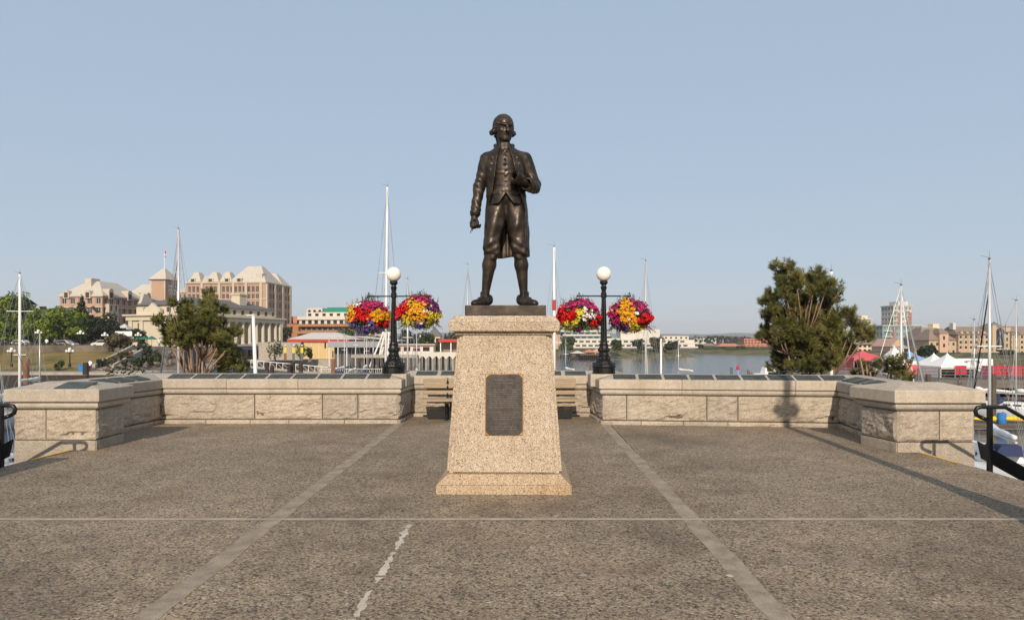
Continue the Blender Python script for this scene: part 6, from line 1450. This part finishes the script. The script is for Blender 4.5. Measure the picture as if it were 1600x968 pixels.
for k in range(9):
    w = 1.15; m = MB(); N = 10; q = [(k*w+w*i/N*.97, .05*math.sin(i*2.1+k)) for i in range(N+1)]; m.add([(x, y, .18) for x, y in q]+[(x, y, 1.25) for x, y in q], [(i, i+1, N+2+i, N+1+i) for i in range(N)]); m.build('banner', M['banner_plum' if k in (0,) else 'banner_red'], bf); MB().bar((k*w,.08,0), (k*w,.08,1.35), .025).build('fence_post', M['alu'], bf)
bf = thing('banner_fence', 'short red banner fence right of the white tents', 'fence', (px(1493,68), 68, WZ))
m = MB(); m.box(0,1.1,0,.03,.3,1.2); m.build('banner', M['banner_red'], bf); MB().bar((0,.06,0), (0,.06,1.3), .025).build('fence_post', M['alu'], bf)
bf = thing('banner_fence', 'pink red banner below the blue tent by the grey mast', 'fence', (px(1411,71), 71, WZ)); MB().box(0,1.8,0,.03,.2,1.15).build('banner', M['tent_red'], bf); MB().bar((0,.06,0), (0,.06,1.3), .025).build('fence_post', M['alu'], bf)
lp = thing('wharf_lamp', 'thin dark lamp pole with a cross bar on the wharf at right', 'lamp post', (px(1579,66), 66, WZ)); MB().bar((0,0,0), (0,0,4.6), .08, .06).build('pole', M['slate'], lp); MB().bar((-.7,0,4.5), (.7,0,4.5), .05).build('arm', M['slate'], lp); MB().box(-.85,-.5,-.12,.12,4.32,4.45).build('lamp_head', M['slate'], lp); MB().box(.5,.85,-.12,.12,4.32,4.45).build('lamp_head', M['slate'], lp)
# float below the wharf with yellow bags and a blue drum
fd = thing('mooring_float', 'low wooden float with fenders in front of the wharf piles', 'dock', (30, 50, -5)); MB().box(0,34,0,2.2,.05,.42).build('deck', M['deckwood'], fd); MB().box(0,34,-.06,-.001,.2,.4).build('edge_board', M['pilewood'], fd)
for i in range(7): MB().lathe([(.2,0),(.2,5)], 8).build('pile', M['pilewood'], fd, loc=(2+5*i,2.5,-1))
for i, (x, c, lb) in enumerate(((1548,'yellow_bag','yellow kayak stored on the float beside the handrail'),(1592,'yellow_bag','yellow kayak stored on the float at the right edge'))):
    t = thing('kayak', lb, 'kayak', (px(x,50.8), 50.8, -4.55), 0, 'kayaks on the float'); n = 8; v = []; f = []
    for j in range(n+1):
        s_ = j/n; w = .33*math.sin(math.pi*max(.03, min(.97, s_))); v += [(-1.6+3.2*s_, w*math.cos(a), .32+w*.7*math.sin(a)) for a in [k*math.pi/4 for k in range(8)]]
    for j in range(n):
        for k in range(8): f.append((j*8+k, (j+1)*8+k, (j+1)*8+(k+1)%8, j*8+(k+1)%8))
    MB().add(v, f).build('hull', M[c], t, True); MB().lathe([(.2,0),(.22,.06)], 10, (0,0,.52)).build('cockpit_rim', M['rubber'], t)
t = thing('blue_drum', 'blue plastic drum on the float beside the yellow kayak', 'drum', (px(1562,50.6), 50.4, -4.58)); MB().lathe([(.0,0),(.28,0),(.3,.1),(.29,.3),(.31,.34),(.29,.38),(.3,.75),(.26,.82),(.0,.82)], 14).build('body', M['bin_blue'], t, True); MB().lathe([(.06,.82),(.06,.87)], 8, (.12,0,0)).build('cap', M['slate'], t)

# ------------------------------------------------------------------ left quay: gangway, piles, stairs, street things
gw = thing('gangway', 'white trussed gangway sloping down behind the left parapet', 'gangway', (px(392,118), 118, 0)); L_ = px(512,118)-px(392,118); za, zb_ = pz(572,118), pz(583,118)
m = MB(); m.add([(0,0,za-.3),(L_,0,zb_-.3),(L_,1.6,zb_-.3),(0,1.6,za-.3),(0,0,za),(L_,0,zb_),(L_,1.6,zb_),(0,1.6,za)], [(0,3,2,1),(4,5,6,7),(0,1,5,4),(1,2,6,5),(2,3,7,6),(3,0,4,7)]); m.build('walkway', M['concrete'], gw)
MB().bar((0,0,za+1.05), (L_,0,zb_+1.05), .06).build('top_chord', M['white'], gw)
for k in range(12):
    a = L_*k/12; b = L_*(k+1)/12; z_ = lambda x: za+(zb_-za)*x/L_
    MB().bar((a,0,z_(a)), (a,0,z_(a)+1.05), .05).build('upright', M['white'], gw); MB().bar((a,0,z_(a)+1.0), (b,0,z_(b)+.05), .045).build('diagonal', M['pink_wall'], gw)
fl_ = thing('float_railing', 'long white railing along the float behind the left parapet', 'railing', (px(500,112), 112, pz(585,112))); Lr = px(606,112)-px(500,112)
for z in (.15,.95): MB().bar((0,0,z), (Lr,0,z), .045).build('rail', M['white'], fl_)
m = MB(); m.bar((0,0,0), (0,0,.95), .03, .03, 5); pmr = m.mesh('baluster', M['white'])
for k in range(34): link('baluster', pmr, fl_, (Lr*k/33, 0, 0))
MB().box(-.2, Lr+.2, -.1, 2.5, -.4, -.02).build('float_deck', M['deckwood'], fl_)
for i, (x, yt, D) in enumerate(((417,565,112),(425,571,111),(452,568,113),(458,565,114),(470,566,112),(41,560,88),(134,566,86),(521,560,110),(303,570,105))):
    t = thing('dock_pile', ['thick timber pile left of the gangway foot','short pile beside the gangway foot','timber pile before the gangway middle','dark pile right of the gangway middle','pile at the gangway end','brown timber pile beside the left mast','dark pile beside the blue bin','rusty pile at the left end of the float railing','pile hidden behind the shore pine'][i], 'pile', (px(x,D), D, -6), 0, 'timber piles by the left quay')
    h = pz(yt,D)+6; MB().lathe([(.36,0),(.34,h-.15),(.25,h)], 10).build('pole', M['rust' if i in (5,7) else 'darkwood'], t); MB().lathe([(.38,h-1.6),(.38,h-1.5)], 10).build('collar', M['slate'], t)
# totem banner posts before the retaining wall
rw = tag(MB().box(px(404,160), px(470,160), 160, 160.6, -3.2, 1.0).build('quay_wall', M['concrete']), 'grey concrete wall behind the yellow banner posts', 'wall')
for i, x in enumerate((446, 459, 472)):
    D = 150; t = thing('banner_post', ['banner post with a yellow and orange banner, left of three','banner post with a yellow and dark banner, middle of three','banner post with a yellow banner, right of three'][i], 'banner post', (px(x,D), D, -3.2), 0, 'banner posts by the ferry building'); MB().bar((0,0,0), (0,0,3.4), .07).build('pole', M['slate'], t); MB().box(-.28,.28,-.16,-.12,1.9,3.1).build('upper_banner', M['yellow_bag'], t); MB().box(-.28,.28,-.16,-.12,.2,1.85).build('lower_banner', M['rust' if i == 0 else 'slate'], t); MB().sphere((0,0,3.55), .2, 8, 6).build('globe', M['globe'], t)
# cluster lamps along the bank
def cluster(label, x, D, yb, yt):
    z0 = pz(yb, D); h = pz(yt, D)-z0; t = thing('cluster_lamp', label, 'lamp post', (px(x,D), D, z0), 0, 'cluster lamps on the left bank')
    MB().lathe([(.2,0),(.2,.4),(.1,.6),(.075,h*.55),(.06,h-.5)], 8).build('shaft', M['iron'], t)
    for k in range(4): a = k*math.pi/2+.4; MB().bar((0,0,h-.9), (.42*math.cos(a), .42*math.sin(a), h-.75), .04).build('arm', M['iron'], t); MB().sphere((.42*math.cos(a), .42*math.sin(a), h-.52), .2, 10, 7).build('globe', M['globe'], t, True)
    MB().sphere((0,0,h-.2), .24, 10, 7).build('globe', M['globe'], t, True)
    return t
for a in (('cluster lamp on the lawn edge left of the left mast',18,106,573,543),('cluster lamp at the foot of the bank stairs',109,106,573,543),('cluster lamp on the street behind the left mast',60,124,541,515),('cluster lamp beside the bright yellow green tree',126,124,541,516),('cluster lamp left of the green umbrellas',216,128,541,519),('cluster lamp before the white sign boards',164,125,541,519)): cluster(*a)
# cars on the street
def car(label, x, D, paint, rz=0.0):
    t = thing('parked_car', label, 'car', (px(x,D), D, .1), rz, 'cars on the left street'); pm_ = plain('car_paint_'+str(int(x)), paint, .3, .2, .05)
    sec = [(-2.15,.35),(-2.2,.75),(-1.9,.9),(-1.45,.95),(-.85,1.42),(.45,1.45),(1.15,.98),(1.95,.85),(2.15,.6),(2.12,.35)]
    v = [(x_, y, z) for y in (-.86, .86) for x_, z in sec]; n = len(sec); o = MB().add(v, [tuple(range(n)), tuple(range(2*n-1,n-1,-1))]+[(i, n+i, n+(i+1)%n, (i+1)%n) for i in range(n)]).build('body', pm_, t); bevelled(o, .07)
    for s_ in (-1,1): MB().add([(-1.25,s_*.875,.98),(-.75,s_*.875,1.36),(.4,s_*.875,1.38),(.95,s_*.875,.98)], [(0,1,2,3) if s_ > 0 else (3,2,1,0)]).build('side_window', M['glass'], t)
    for x_ in (-1.35,1.35):
        for s_ in (-1,1): MB().lathe([(.32,-.1),(.32,.1)], 14).build('wheel', M['rubber'], t, loc=(x_, s_*.80, .32)).rotation_euler = (R(90),0,0)
    return t
for a in (('dark blue car parked at the far left of the street',8,126,(.02,.03,.06)),('white car parked behind the left mast',34,126,(.7,.7,.68)),('silver car parked under the bright green trees',102,127,(.4,.4,.42)),('white car left of the rocky bank top',164,126.5,(.72,.70,.66))): car(*a)
# signs, umbrellas, stairs, bin, people
sg = thing('sign_board', 'long white sign board on posts above the rocky bank', 'sign', (px(193,130), 130, .1)); MB().box(-1.6,1.6,0,.1,2.2,3.1).build('panel', M['hull_white'], sg)
for x in (-1.3,1.3): MB().bar((x,.15,0), (x,.15,3.0), .05).build('post', M['slate'], sg)
kd = thing('kiosk', 'small cream kiosk with a pointed roof behind the sign board', 'kiosk', (px(195,140), 140, .1)); MB().box(-1.0,1.0,-1.0,1.0,0,3.6).build('body', M['cream_wall'], kd); MB().frustum((-1.3,1.3,-1.3,1.3,3.6),(-.1,.1,-.1,.1,4.7)).build('roof', M['white_roof'], kd)
for i, (x, lb) in enumerate(((215,'green umbrella nearest the cluster lamp'),(226,'green umbrella in the middle of three beside the terminal'),(237,'green umbrella touching the terminal corner'))):
    t = thing('umbrella', lb, 'umbrella', (px(x,132), 132, .1), 0, 'green umbrellas by the terminal'); MB().bar((0,0,0), (0,0,2.3), .03).build('pole', M['slate'], t); MB().lathe([(1.05,1.55),(.6,1.9),(.05,2.2)], 8).build('canopy', M['umbrella_green'], t)
stw = thing('bank_stairs', 'stone stairs with a sloping side wall climbing the left bank', 'stairs', (px(150,107), 107, -3.2))
for k in range(12): MB().box(0, 2.4, .9*k, .9*k+.95, 0, .25*(k+1)).build('step', M['concrete'], stw)
MB().add([(2.42,-.2,0),(2.9,-.2,0),(2.9,11,0),(2.42,11,0),(2.42,-.2,.9),(2.9,-.2,.9),(2.9,11,3.9),(2.42,11,3.9)], [(0,3,2,1),(4,5,6,7),(0,1,5,4),(1,2,6,5),(2,3,7,6),(3,0,4,7)]).build('side_wall', M['concrete'], stw)
MB().add([(-.5,-.2,0),(-.02,-.2,0),(-.02,11,0),(-.5,11,0),(-.5,-.2,.9),(-.02,-.2,.9),(-.02,11,3.9),(-.5,11,3.9)], [(0,3,2,1),(4,5,6,7),(0,1,5,4),(1,2,6,5),(2,3,7,6),(3,0,4,7)]).build('side_wall', M['concrete'], stw)
bi = thing('blue_bin', 'blue box bin at the foot of the bank stairs', 'bin', (px(130,103), 103, -3.2)); bevelled(MB().frustum((-.42,.42,-.4,.4,0),(-.5,.5,-.45,.45,.95)).build('body', M['bin_blue'], bi), .03); MB().box(-.54,.54,-.5,.5,.96,1.06).build('lid', M['bin_blue'], bi)
for i, (x, D, lb, c, z) in enumerate(((92,105,'low round shrub on the dry lawn near the stairs','lf_mid',-3.2),(196,112,'dense shrub on the rocky bank','lf_brown',-2.6),(206,114,'green shrub below the sign board','lf_mid',-2.4),(224,116,'tall shrub right of the rocky bank','lf_dark',-2.6),(240,118,'shrub before the terminal corner','lf_mid',-3.2),(174,110,'pale shrub beside the bank stairs','lf_brown',-3.0),(470,158,'yellow green bush in front of the quay wall','lf_bright',-3.2),(484,160,'round dark bush left of the ferry building','lf_dark',-3.0),(430,150,'bush beside the tall hotel foot','lf_mid',-3.2))):
    if i == 0:
        for j_, (xs_, Ds_, yt_, ws_, lb_) in enumerate(((158,108,560,16,'dark shrub at the stair foot'),(186,109,558,18,'round shrub low on the boulders'),(214,110,556,22,'wide green shrub low on the boulders'),(232,111,552,20,'tall dark shrub right on the boulders'),(246,112,550,22,'leafy shrub at the right end of the boulders'),(196,118,545,20,'shrub high on the boulders under the sign'))): shrub(lb_, xs_, Ds_, 0, yt_, ws_, M[('lf_dark','lf_brown','lf_mid','lf_dark','lf_mid','lf_brown')[j_]], 130+j_, 520, .2, zb=-3.1 if Ds_ < 115 else -1.6)
    shrub(lb, x, D, 0, {0:563,1:548,2:546,3:535,4:548,5:556,6:536,7:541,8:525}[i], {0:14,1:26,2:22,3:26,4:20,5:16,6:22,7:12,8:24}[i], M[c], 90+i, 500, .22, zb=z)
PM = {}
def person(label, x, D, z, top, legs, rz=0.0):
    key = (top, legs)
    if key not in PM:
        f = Field((-.4,-.25,0), (.4,.25,1.8), .03)
        f.cone((0,0,1.55),(0,0,1.68),.09,.10,.03); f.cone((0,0,1.0),(0,0,1.4),.15,.17,.05); f.cone((0,0,1.4),(0,0,1.55),.07,.06,.04)
        for s_ in (-1,1): f.chain([(.09*s_,0,.95),(.10*s_,-.03,.5),(.11*s_,.02,.06)],[.10,.07,.05],.03); f.chain([(.19*s_,0,1.4),(.25*s_,.02,1.12),(.24*s_,-.08,.9)],[.065,.05,.04],.03); f.cone((.11*s_,.02,.05),(.12*s_,-.13,.04),.05,.04,.02)
        PM[key] = f
    t = thing('person', label, 'person', (px(x,D), D, z), rz, 'people on the left bank'); f = PM[key]
    o = f.nets('body', M[legs], t); sh_ = Field((-.4,-.25,.8), (.4,.25,1.6), .03); sh_.cone((0,0,.98),(0,0,1.42),.17,.185,.05)
    for s_ in (-1,1): sh_.chain([(.19*s_,0,1.41),(.25*s_,.02,1.14)],[.078,.065],.03)
    sh_.nets('shirt', M[top], t); return t
for a in (('person in a pink top on the rocky bank',203,112,-1.9,'tent_red','slate'),('person in white beside the blue bin',141,104,-3.2,'white','slate'),('person in white walking behind the lawn at the street',73,123.5,.1,'white','canvas_blue'),('person in a pale top near the green umbrellas',249,128,.1,'white','slate'),('person in dark clothes beside the silver car',86,124,.1,'slate','slate')): person(*a)
# ------------------------------------------------------------------ thin smoky air over the whole harbour
hz = MB().box(-5200, 5200, -650, 7600, -6.6, 130).build('haze', None)
hm = bpy.data.materials.new('smoky_air'); hm.use_nodes = True; hn = hm.node_tree.nodes; hl = hm.node_tree.links
for n_ in list(hn):
    if n_.type == 'BSDF_PRINCIPLED': hn.remove(n_)
pv = hn.new('ShaderNodeVolumePrincipled'); pv.inputs['Color'].default_value = (.90,.92,.96,1); pv.inputs['Density'].default_value = .00016; pv.inputs['Anisotropy'].default_value = 0.0
hl.new(pv.outputs[0], hn['Material Output'].inputs['Volume']); hz.data.materials.append(hm)
hz['kind'] = 'stuff'; hz['label'] = 'thin smoky haze lying over the whole harbour'; hz['category'] = 'haze'
